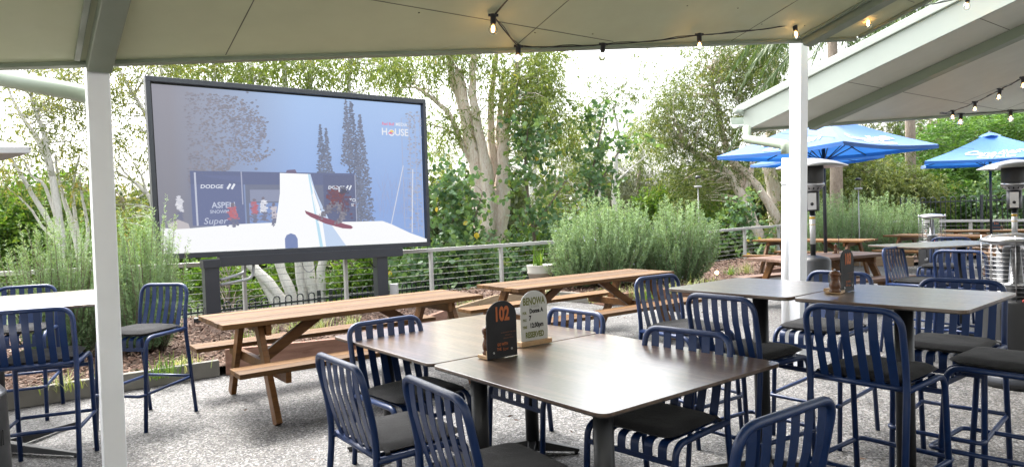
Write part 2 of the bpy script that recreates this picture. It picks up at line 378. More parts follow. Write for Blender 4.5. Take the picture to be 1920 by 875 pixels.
def text_geo(txt, size, font_scale_x=1.0, bold=0., align='CENTER'):
    cu = bpy.data.curves.new('t', 'FONT'); cu.body = txt; cu.size = size; cu.align_x = align; cu.align_y = 'CENTER'; cu.offset = bold
    cu.resolution_u = 3; cu.fill_mode = 'FRONT'
    o = bpy.data.objects.new('t', cu); C.objects.link(o); bpy.context.view_layer.update()
    dg = bpy.context.evaluated_depsgraph_get(); me = bpy.data.meshes.new_from_object(o.evaluated_get(dg))
    vs = [Vector((v.co.x * font_scale_x, v.co.y, 0)) for v in me.vertices]; fs = [tuple(p.vertices) for p in me.polygons]
    bpy.data.objects.remove(o); bpy.data.curves.remove(cu); bpy.data.meshes.remove(me)
    return vs, fs
# ------------------------------------------------------------------ ground and patio (setting)
def struct(o, kind='structure'): o['kind'] = kind; return o
fence_line = [U(-500, 545, y=8.9), U(15, 512, y=9.8), U(350, 497, y=10.35), U(730, 474, y=12.1), U(1060, 452, y=14.5), U(1330, 434, y=17.3), U(1400, 428, y=18.6), U(1467, 423, y=19.9)]
fl2 = [(p.x, p.y) for p in fence_line]
def fence_y(x):
    for (x0, y0), (x1, y1) in zip(fl2, fl2[1:]):
        if x <= x1 or (x1, y1) == fl2[-1]: return y0 + (y1 - y0) * (x - x0) / (x1 - x0)
def terrain_h(x, y):
    d = y - min(fence_y(max(x, -20)), 21.5 if x < 8 else 24)
    t = max(0, min(1, (d - .2) / 3.2)); return -.25 - 1.7 * t * t * (3 - 2 * t) + (.15 * math.sin(x * .7) * math.cos(y * .5) if d > 2 else 0)
m = MB(); nx, ny = 90, 70
xs = [-60 + 130 * i / nx for i in range(nx + 1)]; ys = [-10 + 80 * j / ny for j in range(ny + 1)]
m.add([(x, y, terrain_h(x, y)) for y in ys for x in xs], [(j * (nx + 1) + i, j * (nx + 1) + i + 1, (j + 1) * (nx + 1) + i + 1, (j + 1) * (nx + 1) + i) for j in range(ny) for i in range(nx)])
R_ = 900
m.add([(-60, -10, -.25), (70, -10, -.25), (70, 70, -1.95), (-60, 70, -1.95), (-R_, -R_, -.3), (R_, -R_, -.3), (R_, R_, -2.0), (-R_, R_, -2.0)], [(4, 5, 1, 0), (5, 6, 2, 1), (6, 7, 3, 2), (7, 4, 0, 3)])
struct(m.build('ground', 'terrain'))
m = MB(); pp = [(-30, -12), (40, -12), (40, 22)] + [(12.5, 20.9)] + [(p.x, p.y + .25) for p in reversed(fence_line)] + [(-30, 9.2)]
m.add([(x, y, 0) for x, y in pp] + [(x, y, -.3) for x, y in pp], [tuple(range(len(pp)))] + [(i, i + len(pp), (i + 1) % len(pp) + len(pp), (i + 1) % len(pp)) for i in range(len(pp))], False)
struct(m.build('patio', 'patio'))
# mulch beds
def g(u, v): p = U(u, v, z=0); return (p.x, p.y)
bedL = [(-12, .4), (-4.373, 5.70), (-2.93, 6.80), (-1.75, 7.25), (-.95, 9.6), (-.25, 11.2), (.55, 11.9), (1.25, 11.2), g(1136, 573), g(1310, 552), (3.95, 12.2), g(1440, 519), g(1500, 508), (6.6, 15.5), (8.0, 16.4), (9.2, 15.7), (11.5, 17), (20, 19.5), (20, 20.8)]
bed_in = [(p.x, p.y + .1) for p in reversed(fence_line[1:])]
m = MB(); poly = bedL + [(12.5, 20.8)] + bed_in + [(-12, 9.6)]
from mathutils.geometry import tessellate_polygon
tri = tessellate_polygon([[Vector((x, y, 0)) for x, y in poly]])
m.add([(x, y, .09) for x, y in poly], [t if True else t for t in tri], False)
bed = m.build('garden_bed', 'mulch_base'); struct(bed)
if bed.data.polygons[0].normal.z < 0: bed.data.flip_normals()
def in_poly(x, y, P):
    c = False; j = len(P) - 1
    for i in range(len(P)):
        if (P[i][1] > y) != (P[j][1] > y) and x < (P[j][0] - P[i][0]) * (y - P[i][1]) / (P[j][1] - P[i][1]) + P[i][0]: c = not c
        j = i
    return c
# bark chips on the beds
rng = np.random.default_rng(5)
def mesh_np(name, V, nper, mat, parent=None, tint=None, kind=None, smooth=False):
    """V: (N*nper,3) vertices, faces of nper verts each"""
    N = len(V) // nper
    me = bpy.data.meshes.new(name); me.vertices.add(len(V)); me.vertices.foreach_set('co', V.astype(np.float32).ravel())
    me.loops.add(len(V)); me.loops.foreach_set('vertex_index', np.arange(len(V), dtype=np.int32))
    me.polygons.add(N); me.polygons.foreach_set('loop_start', np.arange(0, len(V), nper, dtype=np.int32)); me.polygons.foreach_set('loop_total', np.full(N, nper, dtype=np.int32))
    if tint is not None:
        a = me.attributes.new('tint', 'FLOAT', 'FACE'); a.data.foreach_set('value', tint.astype(np.float32))
    me.materials.append(MAT[mat] if isinstance(mat, str) else mat); me.update(calc_edges=True)
    o = bpy.data.objects.new(name, me); C.objects.link(o); o.parent = parent
    return o
def unit(v): return v / np.maximum(np.linalg.norm(v, axis=1, keepdims=True), 1e-9)
chips = []
lim = 26000; cx = []
while len(cx) < lim:
    y = 4.5 + 15 * rng.random() ** 1.6; x = rng.uniform(-8, 9)
    if abs(x) > y * .85 or not in_poly(x, y, poly): continue
    cx.append((x, y))
cx = np.array(cx); N = len(cx); Cn = np.c_[cx, .10 + rng.random(N) * .035]
a = rng.random(N) * 2 * PI; Ld = np.c_[np.cos(a), np.sin(a), rng.normal(0, .3, N)]; Ld = unit(Ld)
Wd = unit(np.cross(Ld, np.c_[rng.normal(0, .4, (N, 2)), np.ones(N)])); ln = rng.uniform(.012, .05, N)[:, None]; wd = rng.uniform(.005, .014, N)[:, None]
V = np.stack([Cn - Ld * ln - Wd * wd * .6, Cn - Ld * ln * .6 + Wd * wd, Cn + Ld * ln + Wd * wd * .5, Cn + Ld * ln * .7 - Wd * wd], 1).reshape(-1, 3)
tag(mesh_np('bark_mulch', V, 4, 'chips', tint=rng.random(N)), 'loose brown bark chips covering the garden bed', 'mulch', kind='stuff')
# edging
def sleeper(p, q, mat, label, group=None, h=.17, w_=.06, z0=0):
    p, q = Vector((p[0], p[1], 0)), Vector((q[0], q[1], 0)); d = q - p
    m = MB(); L = d.length; m.box((0, -w_ / 2, z0), (L, w_ / 2, z0 + h)); o = m.build('garden_edging', mat, bevel=.008)
    o.location = p; o.rotation_euler = (0, 0, math.atan2(d.y, d.x)); tag(o, label, 'edging', group); return o
sleeper((-8.5, 2.76), (-4.42, 5.66), 'sleeper_grey', 'grey concrete sleeper edging behind the left bar table', h=.16, w_=.07)
sleeper((-4.40, 5.68), (-2.96, 6.78), 'sleeper_grey', 'grey concrete sleeper edging the mulch behind the left white post', h=.16, w_=.07)
sleeper((-2.90, 6.80), (-1.75, 7.25), 'sleeper_red', 'reddish timber sleeper edging beneath the far bench of the closest picnic table', h=.26)
sleeper((-1.72, 7.28), (-.97, 9.58), 'sleeper_red', 'reddish timber sleeper running away behind the closest picnic table', h=.2)
sleeper((-.95, 9.62), (-.27, 11.2), 'sleeper_tan', 'tan timber sleeper edging between the two nearest picnic tables', h=.2)
sleeper((-.24, 11.22), (.53, 11.88), 'sleeper_tan', 'yellowish timber sleeper beyond the left end of the second picnic table', h=.18)
sleeper((.57, 11.88), (1.25, 11.22), 'sleeper_grey', 'pale grey sleeper behind the white reserved sign', h=.16)
sleeper((1.28, 11.2), bedL[8], 'sleeper_red', 'short red timber sleeper beneath the second picnic table', h=.16)
sleeper(bedL[8], bedL[9], 'sleeper_red', 'red timber sleeper in front of the middle rosemary bushes', h=.17)
sleeper(bedL[9], bedL[10], 'sleeper_red', 'red timber sleeper beyond the left bar table end of the right group', h=.15)
sleeper(bedL[11], bedL[12], 'sleeper_red', 'red timber sleeper under the picnic tables left of the right white post', h=.15)
sleeper(bedL[12], bedL[13], 'sleeper_red', 'red timber sleeper beneath the picnic tables right of the right white post', h=.2)
sleeper(bedL[13], bedL[14], 'sleeper_tan', 'thick tan timber sleeper in front of the right rosemary bush', h=.24, w_=.12)
sleeper(bedL[14], bedL[15], 'sleeper_tan', 'tan timber sleeper below the far right picnic tables', h=.22, w_=.12)
# ------------------------------------------------------------------ roofs and posts
SL = .30
UPS = Vector((-D1.x, -D1.y, SL)).normalized()                      # up-slope, towards the camera side
P0 = U(195, 119, y=3.96)
NRM = D2.cross(-UPS); NRM = NRM if NRM.z > 0 else -NRM; NRM.normalize()
def S(u, v, off=0):
    r = _r2 * ((u - 960) / F_PX) + _u2 * ((437.5 - v) / F_PX) + _fw; o = Vector((0, 0, EYE))
    return o + r * (NRM.dot(P0 + NRM * off - o) / NRM.dot(r))
def slab(poly, t): 
    m = MB(); n = len(poly)
    return m.add(list(poly) + [p + NRM * t for p in poly], [tuple(range(n)), tuple(range(2 * n - 1, n - 1, -1))] + [(i, i + n, (i + 1) % n + n, (i + 1) % n) for i in range(n)], False)
def bar_on(m, a, b, w_, h, off=0):
    """bar of depth h hanging below the soffit plane between a and b"""
    d = (b - a).normalized(); si = d.cross(NRM).normalized()
    vs = [p + si * (sx * w_ / 2) + NRM * (zz) for p in (a, b) for sx, zz in ((-1, off - h), (1, off - h), (1, off), (-1, off))]
    m.add(vs, [(0, 1, 2, 3), (7, 6, 5, 4), (0, 4, 5, 1), (1, 5, 6, 2), (2, 6, 7, 3), (3, 7, 4, 0)], False)
eL, eR = S(0, 122), S(1603, 71); ed = (eL - eR).normalized()
eLL = eL + ed * 6
roof = empty('patio_roof', (0, 0, 0), 0, 'nearest pale green patio roof with flat soffit panels and square beams', 'roof')
back = 8.0
polyR = [eLL, eR, eR + UPS * back, eLL + UPS * back * .8]
slab(polyR, .10).build('soffit', 'soffit', roof)
m = MB(); 
slab([eLL + NRM * .104 + ed * .0, eR + NRM * .104, eR + UPS * back + NRM * .104, eLL + UPS * back * .8 + NRM * .104], .05).build('roof_sheet', 'green_paint', roof)
m = MB(); bar_on(m, eLL, eR, .035, .026); m.build('eave_trim', 'green_paint', roof, .003)
m = MB(); bar_on(m, eR - UPS * -.0 + UPS * .03, eR + UPS * back, .035, .026); m.build('rake_trim', 'green_paint', roof, .003)
for a, b in ((S(640, -6), S(1150, 78)), ):
    m = MB(); d = D2; bar_on(m, a - d * 2.6, b, .005, .002); m.build('joint_strip', 'joint', roof)
jx = S(1005, 53)
for k in (-3, -2, -1, 0, 1):
    c0 = jx + D2 * (k * 1.8); 
    # run down-slope until the eave
    t0 = 0
    for q in range(400):
        if (c0 - UPS * (q * .01) - eR).dot((eR - eLL).cross(NRM).normalized()) * (jx - eR).dot((eR - eLL).cross(NRM).normalized()) < 0: break
        t0 = q * .01
    m = MB(); bar_on(m, c0 - UPS * (t0 - .03), c0 + UPS * 5, .005, .002); m.build('joint_strip', 'joint', roof)
for k in (1, 2):
    m = MB(); c0 = jx + UPS * 1.2 * k; bar_on(m, c0 - D2 * 6, c0 + D2 * 3, .004, .002); m.build('joint_strip', 'joint', roof)
# screw heads
m = MB(); rr = random.Random(3)
for i in range(-7, 9):
    for j in range(0, 6):
        p = jx + D2 * (i * .45 + .03) + UPS * (j * .6 + (.05 if i % 2 else -.05)); 
        if (p - eR).dot(ed) < .2: continue
        m.lathe([(.006, -.003), (.006, 0)], p - NRM * .001, 6)
for sck in [m.build('screw_heads', 'joint', roof)]: pass
# beams over each post
W = .115
postL = Vector((-2.27, 3.955)); postR = Vector((2.545, 6.11))
bl0 = S(183, 122); br0 = S(1501, 78)
for b0 in (bl0, br0):
    m = MB(); bar_on(m, b0 + UPS * .04, b0 + UPS * 6.5, .125, .07, -.001); m.build('beam', 'green_paint', roof, .006)
m = MB(); bar_on(m, bl0 + UPS * .06 - D2 * .105, bl0 + UPS * 6 - D2 * .105, .03, .022, -.001); m.build('cable_duct', 'green_paint', roof, .003)
m = MB(); bar_on(m, br0 + UPS * .06 - D2 * .10, br0 + UPS * 6 - D2 * .10, .03, .022, -.001); m.build('cable_duct', 'green_paint', roof, .003)
def post(name, px_top, px_bot, Y, label):
    top = U(px_top[0], px_top[1], y=Y); base = U(px_bot[0], px_bot[1], z=0) if px_bot[1] < 800 else None
    if base is None:
        q = U(px_bot[0], px_bot[1], y=Y); base = q + (q - top) * ((q.z) / (top.z - q.z))
    base.z = 0
    e = empty(name, (base.x, base.y, 0), 0, label, 'post')
    m = MB(); h = W / 2; 
    ring = lambda p: [p + D2 * (sx * h) + D1 * (sy * h) for sx, sy in ((-1, -1), (1, -1), (1, 1), (-1, 1))]
    tp = top - Vector((base.x, base.y, 0)); m.add(ring(Vector((0, 0, 0))) + ring(tp + Vector((0, 0, .02))), [(3, 2, 1, 0), (4, 5, 6, 7)] + [(i, (i + 1) % 4, 4 + (i + 1) % 4, 4 + i) for i in range(4)], False)
    m.build('shaft', 'white_paint', e, .006)
    m = MB(); m.box((-.09, -.09, .001), (.09, .09, .009), Matrix.Rotation(A37, 4, 'Z')); m.build('base_plate', 'white_paint', e)
    return e
post('post', (181, 118), (215, 870), 3.98, 'tall white square post left of the big screen')
post('post', (1498, 79), (1495, 690), 6.12, 'white square post between the right bar table and blue umbrellas')
# unseen wall added behind the camera to darken the near furniture
bw = empty('unseen_wall', (0, 0, 0), 0, 'unseen rendered wall added behind the camera to darken the near patio', 'unseen_wall')
m = MB(); m.box((-14, -.15, 0), (14, .15, 5.2), Matrix.Translation((1.0, -4.2, 0)) @ Matrix.Rotation(math.radians(20), 4, 'Z')); m.build('wall', 'wall_paint', bw)
# second roof
q0 = S(1400, 243); roof2 = empty('far_patio_roof', (0, 0, 0), 0, 'second pale green patio roof with white barge board at upper right', 'roof')
r2e = (S(1920, 206) - q0).normalized(); q1 = q0 + r2e * 9
p2 = [q0, q1, q1 + UPS * 8, q0 + UPS * 8]
slab(p2, .06).build('soffit', 'soffit_pale', roof2)
slab([p + NRM * .062 for p in p2], .08).build('roof_sheet', 'green_paint', roof2)
side = UPS.cross(NRM).normalized(); side = side if side.dot(D2) < 0 else -side
def board(a, b, off, th, z0, z1):
    m = MB(); vs = [p + side * o_ + Vector((0, 0, 1)) * z_ for p in (a, b) for o_, z_ in ((off, z0), (off + th, z0), (off + th, z1), (off, z1))]
    return m.add(vs, [(0, 1, 2, 3), (7, 6, 5, 4), (0, 4, 5, 1), (1, 5, 6, 2), (2, 6, 7, 3), (3, 7, 4, 0)], False)
board(q0 - UPS * .02, q0 + UPS * 8, .002, .025, -.015, .22).build('barge_board', 'barge_paint', roof2, .003)
board(q0 - UPS * .10, q0 + UPS * 8, -.03, .09, .222, .31).build('barge_flashing', 'barge_paint', roof2, .006)
m = MB(); bar_on(m, q0, q1, .04, .03); m.build('eave_trim', 'green_paint', roof2, .003)
bm0 = S(1512, 233); m = MB(); bar_on(m, bm0 + UPS * .05, bm0 + UPS * 7.5, .16, .10, -.001); m.build('beam', 'green_paint', roof2, .006)
for k in (0, 1, 2, 3):
    m = MB(); c0 = S(1660, 172) + UPS * (k * 1.25 - 1.2); bar_on(m, c0 - D2 * (.95), c0 + D2 * 6, .006, .002); m.build('joint_strip', 'joint', roof2)
for k in (1, 2, 3):
    m = MB(); c0 = S(1793, 197) + D2 * (k * 1.5 - 1.5); bar_on(m, c0 + UPS * .05, c0 + UPS * 6, .006, .002); m.build('joint_strip', 'joint', roof2)
# gutter along the low eave of the far roof
gd = r2e; gn = Vector((0, 0, 1)); go = Vector((gd.y, -gd.x, 0)).normalized() * -1
prof = [(0.02, 0.0), (.10, -.01), (.155, .03), (.165, .12), (.15, .12), (.14, .04), (.03, .02)]
def extr(prof, a, b, mat, name, parent):
    m = MB(); n = len(prof); vs = [p + go * x + gn * z for p in (a, b) for x, z in prof]
    return m.add(vs, [tuple(range(n)), tuple(range(2 * n - 1, n - 1, -1))] + [(i, n + i, n + (i + 1) % n, (i + 1) % n) for i in range(n)], False).build(name, mat, parent)
extr(prof, q0 - gd * .10 + gn * .04, q1 + gn * .04, 'barge_paint', 'gutter', roof2)
m = MB(); gq = q0 - gd * .14 + gn * .2; m.tube([gq - D2 * .03 + gn * .02, gq + D2 * .12 + gn * .02], .035, 12); m.build('gutter_end', 'barge_paint', roof2)
# downpipes
dp = empty('downpipe', (0, 0, 0), 0, 'pale green elbow and white downpipe joining the far roof to the right post', 'downpipe')
dpx = U(1474, 276, y=6.27); ga = q0 - gd * .16 + go * .1 + gn * .06; ga2 = U(1400, 258, y=8.0)
m = MB(); m.tube(fillet([U(1400, 240, y=7.8), U(1401, 261, y=7.7), dpx + Vector((0, 0, .02)), dpx - Vector((0, 0, .06))], .035, 5), .046, 14); m.build('elbow', 'green_paint', dp)
b2 = U(1474, 690, y=6.27); b2.z = .02
m = MB(); m.tube([dpx - Vector((0, 0, .10)), b2], .040, 12); m.tube([dpx - Vector((0, 0, .35)), dpx - Vector((0, 0, .31))], .05, 12); m.build('pipe', 'white_paint', dp)
dl = empty('downpipe', (0, 0, 0), 0, 'green downpipe elbow reaching the left white post from the left', 'downpipe')
m = MB(); a = U(-60, 134, y=4.2); b = U(140, 173, y=4.12); m.tube(fillet([a, b, U(176, 181, y=4.12), U(179, 215, y=4.12)], .06, 5), .052, 14); m.build('elbow', 'green_paint', dl)
pb = U(212, 872, y=4.12); m = MB(); m.tube([U(178, 205, y=4.12), pb - Vector((0, 0, pb.z - .02))], .036, 12); m.build('pipe', 'white_paint', dl)
# ------------------------------------------------------------------ chairs and stools
def make_chair(kind):
    tall = kind == 'bar_stool'
    r = .0145 if tall else .0165
    hw = .212 if tall else .258; zs = .685 if tall else .43; zt = 1.03 if tall else .848
    ys, yt, yrf, yff, yfs = (-.195, -.255, -.285, .262, .215) if tall else (-.215, -.292, -.27, .262, .235)
    e = empty(kind, (0, 0, 0), 0)
    m = MB()
    side = lambda s: [(s * (hw + .004), yrf, 0), (s * hw, ys - .012, zs), (s * hw, ys - .02, zs + (zt - zs) * .35), (s * hw, yt, zt)]
    L, Rr = side(-1), side(1); pts = L + Rr[::-1]
    m.tube(fillet(pts, {1: .08, 2: .1, 3: .085, 4: .085, 5: .1, 6: .08}, 7), r, 10); m.build('back_frame', 'navy', e)
    for s in (-1, 1):
        m = MB(); m.tube(fillet([(s * (hw + .004), yff, 0), (s * hw, yfs, zs), (s * hw, ys - .02, zs)], {1: .075}, 7), r, 10); m.build('leg', 'navy', e)
    m = MB(); m.tube([(-hw, ys + .012, zs), (hw, ys + .012, zs)], r * .9, 8); yb = yfs + (.012 if tall else .008); m.build('seat_frame', 'navy', e)
    m = MB(); m.beam((-hw, yb, zs - .085), (hw, yb, zs - .085), .014, .024); m.build('front_bar', 'navy', e)
    if tall:
        m = MB(); z = .29; fo = yfs + (yff - yfs) * (zs - z) / zs
        m.tube(fillet([(-hw, yrf + .06, z), (-hw - .006, fo - .02, z - .015), (-hw - .006, fo + .055, z - .018), (hw + .006, fo + .055, z - .018), (hw + .006, fo - .02, z - .015), (hw, yrf + .06, z)], {1: .02, 2: .05, 3: .05, 4: .02}, 5), r * .82, 8)
        m.tube([(-hw, yrf + .045, z + .01), (hw, yrf + .045, z + .01)], r * .82, 8); m.build('footrest', 'navy', e)
    n = 6; span = 2 * hw - .05; pit = span / n; ww = pit * .60
    for k in range(n):
        x = -span / 2 + pit * (k + .5)
        m = MB(); pts = []
        zt2 = zt - .004; z0 = zs - .004
        for i in range(9):
            t = i / 8; z = zt2 + (z0 - zt2) * t; y = yt + .006 + (ys + .012 - yt) * (t ** 1.3) - .010 * math.sin(PI * t) * (1 if t < .5 else .7) 
            pts.append((x, y, z))
        m.strip(pts, (ww, 0, 0), .0035); m.build('back_slat', 'navy', e)
    for k in range(n):
        x = -span / 2 + pit * (k + .5); m = MB()
        pts = fillet([(x, ys + .012, zs + .004), (x, yb + .002, zs + .004), (x, yb + .004, zs - .094)], {1: .07}, 7)
        m.strip(pts, (ww, 0, 0), .0035); m.build('seat_slat', 'navy', e)
    # cushion: soft box with a pinched welt
    cw, y0, y1, z0, z1 = hw - .012, ys + .015, yfs + .012, zs + .008, zs + .052
    m = MB(); nx_, ny_ = 14, 14; vs = []; fs = []
    def cc(i, j, top):
        u, v = i / nx_ * 2 - 1, j / ny_ * 2 - 1
        q = 8; rr_ = (abs(u) ** q + abs(v) ** q) ** (1 / q); k = max(abs(u), abs(v)); sc_ = (k / rr_) if rr_ > 0 else 1
        ed_ = max(0, 1 - max(abs(u), abs(v)) ** 6)
        x = cw * u * sc_; y = (y0 + y1) / 2 + (y1 - y0) / 2 * v * sc_
        zz = (z0 + z1) / 2 + (1 if top else -1) * (z1 - z0) / 2 * (ed_ ** .35) * (1 if not top else 1 + .10 * (1 - u * u) * (1 - v * v))
        if top: zz += .0022 * math.sin(5 * u + 2 * v) * math.cos(4 * v - u) * ed_
        return (x, y, zz)
    for top in (0, 1):
        b = len(vs); vs += [cc(i, j, top) for j in range(ny_ + 1) for i in range(nx_ + 1)]
        for j in range(ny_):
            for i in range(nx_):
                f = (b + j * (nx_ + 1) + i, b + j * (nx_ + 1) + i + 1, b + (j + 1) * (nx_ + 1) + i + 1, b + (j + 1) * (nx_ + 1) + i); fs.append(f if top else f[::-1])
    m.add(vs, fs); cu = m.build('cushion', 'cushion', e)
    for s in (-1, 1):
        m = MB(); m.strip([(s * (cw - .03), y0 + .03, z0 + .03), (s * (cw + .006), y0 + .03, z0 + .018), (s * (cw + .012), y0 + .03, z0 - .03)], (0, .024, 0), .003)
        m.build('strap', 'cushion', cu)
    return e
chair0 = make_chair('dining_chair'); stool0 = make_chair('bar_stool'); used = {}
def seat(kind, x, y, facing, label, group, back=True):
    """x, y = where the middle of its backrest stands; facing in degrees"""
    src = chair0 if kind == 'c' else stool0
    if kind in used: o = copy_tree(src)
    else: o = src; used[kind] = 1
    off = .285 if kind == 'c' else .25
    f = math.radians(facing); o.location = (x + math.cos(f) * off, y + math.sin(f) * off, 0); o.rotation_euler = (0, 0, f - PI / 2)
    return tag(o, label, 'chair' if kind == 'c' else 'bar stool', group)
GD = 'navy dining chairs around the two walnut dining tables'; GB = 'navy bar stools around the right bar tables'; GL = 'navy bar stools around the left bar table'; GF = 'navy bar stools around the far right bar table'
seat('c', -.83, 3.17, 36.6, 'navy dining chair left of the front pair, back to us, beside the 102 sign table', GD)
seat('c', -.325, 2.62, 33.5, 'navy dining chair right of the front pair, its slatted back nearest us', GD)
seat('c', .855, 2.15, 126, 'navy dining chair cut off by the bottom edge, right of the bottom centre', GD)
seat('c', .905, 3.62, -136.4, 'navy dining chair facing us on the right side of the nearest dining table', GD)
seat('c', .40, 4.50, -142, 'navy dining chair just right of the reserved sign, only its back top showing', GD)
seat('c', -.83, 4.37, -49, 'navy dining chair at the far left dining table end by the picnic table', GD)
seat('b', 1.50, 3.05, 39, 'navy bar stool with its back to us, directly below the 103 sign', GB)
seat('b', 1.075, 3.59, 35, 'navy bar stool with its back to us in front of the left joined bar table', GB)
seat('b', 2.57, 3.93, -137, 'navy bar stool facing us behind the right joined bar table', GB)
seat('b', 1.00, 4.77, -55, 'navy bar stool at the left end of the joined bar tables by a picnic table', GB)
seat('b', 2.20, 4.62, -140, 'navy bar stool behind the 103 sign, in front of the white post', GB)
seat('b', 2.554, 3.093, 128, 'navy bar stool at the right edge with only its dark cushion and legs showing', GB)
seat('b', -2.87, 4.05, 112, 'navy bar stool at the lower left, back to us, before the bright bar table', GL)
seat('b', -4.12, 5.78, -68, 'navy bar stool across the left bar table in front of the rosemary', GL)
seat('b', -2.82, 5.52, -103, 'navy bar stool with light grey cushion standing right of the left white post', GL)
seat('b', 4.03, 6.18, 35, 'bright blue bar stool with its back to us at the far right bar table', GF)
seat('b', 3.85, 6.93, -54, 'blue bar stool seen side on, left of the far right bar table', GF)
seat('b', 5.35, 8.35, -140, 'blue bar stool mostly hidden behind the far right bar table', GF)
# ------------------------------------------------------------------ dining and bar tables
def table(name, cx, cy, rot, sx, sy, z, label, group, ped='col', th=.018, top='laminate', peds=((0, 0),), cat='table'):
    e = empty(name, (cx, cy, 0), rot, label, cat, group)
    m = MB(); m.prism(rrect(-sx / 2, -sy / 2, sx / 2, sy / 2, .045), z - th + .004, z); m.build('tabletop', top, e, .0015)
    m = MB(); m.prism(rrect(-sx / 2 + .001, -sy / 2 + .001, sx / 2 - .001, sy / 2 - .001, .044), z - th, z - th + .0038); m.build('edge_band', 'edge', e)
    for px, py in peds:
        m = MB(); r_ = .042 if ped == 'col' else .045; m.lathe([(r_, .03), (r_, z - th - .012)], (px, py, 0), 20); m.lathe([(.10, 0), (.10, .006)], (px, py, z - th - .014), 4); m.build('pedestal', 'dark_metal', e)
        m = MB()
        for k in range(4):
            a = PI / 4 + k * PI / 2; L = min(sx, sy) * (.5 if sx < .8 else .5 if peds[0][0] == -.05 or z > 1 else .24)
            d = Vector((math.cos(a), math.sin(a), 0)); si = Vector((-d.y, d.x, 0)); c = Vector((px, py, 0))
            vs = [c + d * .03 + si * .03 + Vector((0, 0, .02)), c + d * .03 - si * .03 + Vector((0, 0, .02)), c + d * .03 - si * .026 + Vector((0, 0, .085)), c + d * .03 + si * .026 + Vector((0, 0, .085)),
                  c + d * L + si * .014 + Vector((0, 0, .012)), c + d * L - si * .014 + Vector((0, 0, .012)), c + d * L - si * .012 + Vector((0, 0, .03)), c + d * L + si * .012 + Vector((0, 0, .03))]
            m.add(vs, [(0, 1, 2, 3), (7, 6, 5, 4), (0, 4, 5, 1), (1, 5, 6, 2), (2, 6, 7, 3), (3, 7, 4, 0)], False)
            m.lathe([(.014, 0), (.014, .012)], c + d * (L - .02), 10)
        m.build('base', 'dark_metal', e, .003)
    return e
ra = math.radians(37.94); dx = Vector((math.cos(ra), math.sin(ra))); dy = Vector((-math.sin(ra), math.cos(ra)))
o_ = Vector((.3124, 2.5051)); s_ = 1.2198
cA = o_ + dx * s_ / 2 + dy * s_ / 2; cB = cA + dy * (s_ + .006)
GT = 'walnut laminate dining tables pushed together'
# pedestals under the near corners' inner side, as in the photograph
table('dining_table', cA.x, cA.y, ra, s_ - .004, s_ - .004, .75, 'square walnut laminate dining table nearest the camera with bright sky sheen', GT, peds=((-.46, -.46), (-.46, .40), (.12, .12)))
table('dining_table', cB.x, cB.y, ra, s_ - .004, s_ - .004, .752, 'second walnut laminate dining table behind the 102 sign, farther and to the left', GT, peds=((.3, -.3), (-.35, .35)))
rb = math.radians(40.38); dx = Vector((math.cos(rb), math.sin(rb))); dy = Vector((-math.sin(rb), math.cos(rb)))
o_ = Vector((1.8201, 2.7472)); s_ = .7398
bA = o_ + dx * s_ / 2 + dy * s_ / 2; bB = bA + dy * (s_ + .004)
GBT = 'dark bar tables pushed together under the right roof'
table('bar_table', bA.x, bA.y, rb, s_ - .003, s_ - .003, 1.05, 'right bar table of the joined pair, carrying the 103 sign', GBT)
table('bar_table', bB.x, bB.y, rb - math.radians(1.5), s_ - .003, s_ - .003, 1.051, 'left bar table of the joined pair, in front of the white post', GBT)
# left bar table
nr = U(212, 566, z=1.02); a_ = math.radians(33); dx = Vector((math.cos(a_), math.sin(a_))); dy = Vector((-math.sin(a_), math.cos(a_)))
ct = Vector((nr.x, nr.y)) - dx * .62 + dy * .62
table('bar_table', ct.x, ct.y, a_, 1.24, 1.24, 1.02, 'bar table with bright white sheen at the left edge behind the left post', None, peds=((-.05, .02),))
ft = U(1726, 464, z=1.04); a_ = math.radians(14); dx = Vector((math.cos(a_), math.sin(a_))); dy = Vector((-math.sin(a_), math.cos(a_)))
ct = Vector((ft.x, ft.y)) + dx * .62 + dy * .35
table('bar_table', ct.x, ct.y, a_, 1.24, .74, 1.04, 'far right bar table with pale top between the two cabinet heaters', None, peds=((.25, 0),))
# ------------------------------------------------------------------ picnic tables
def picnic(x, y, rot, L, label, wood='picnic', leg='picnic_leg', z=.75, Wt=.76, nb=6, gz=0, seed=0):
    e = empty('picnic_table', (x, y, gz), rot, label, 'picnic table', 'timber picnic tables with fixed benches')
    rr = random.Random(seed + 11); th = .038; bw = Wt / nb
    m = MB()
    for k in range(nb):
        m.tint = rr.random(); j = rr.uniform(-.004, .004)
        y0 = -Wt / 2 + k * bw; m.box((-L / 2 + j, y0 + .0015, z - th), (L / 2 + j, y0 + bw - .0015, z + rr.uniform(-.0012, .0012)))
    m.build('tabletop', wood, e, .003, True)
    for s in (-1, 1):
        m = MB()
        for q in range(2):
            m.tint = rr.random(); y0 = s * .66 - .135 + q * .137; m.box((-L / 2 + .0, y0, .415), (L / 2, y0 + .132, .452))
        m.build('bench', wood, e, .003, True)
    for s in (-1, 1):
        X = s * (L / 2 - .30)
        for t in (-1, 1):
            m = MB(); m.beam((X, t * .24, z - th - .003), (X, t * .63, .0), .045, .095, (0, t, .4)); 
            o = m.build('leg', leg, e, .004)
        m = MB(); m.box((X + s * -.048 - .021, -.77, .33), (X + s * -.048 + .021, .77, .412)); m.build('cross_beam', leg, e, .004)
        m = MB(); m.box((X + s * -.048 - .021, -Wt / 2 + .03, z - th - .085), (X + s * -.048 + .021, Wt / 2 - .03, z - th - .002)); m.build('cleat', leg, e, .004)
        m = MB(); m.beam((X - s * .08, 0, .38), (X - s * .60, 0, z - th - .005), .042, .085, (0, 0, 1)); m.build('brace', leg, e, .004)
    return e
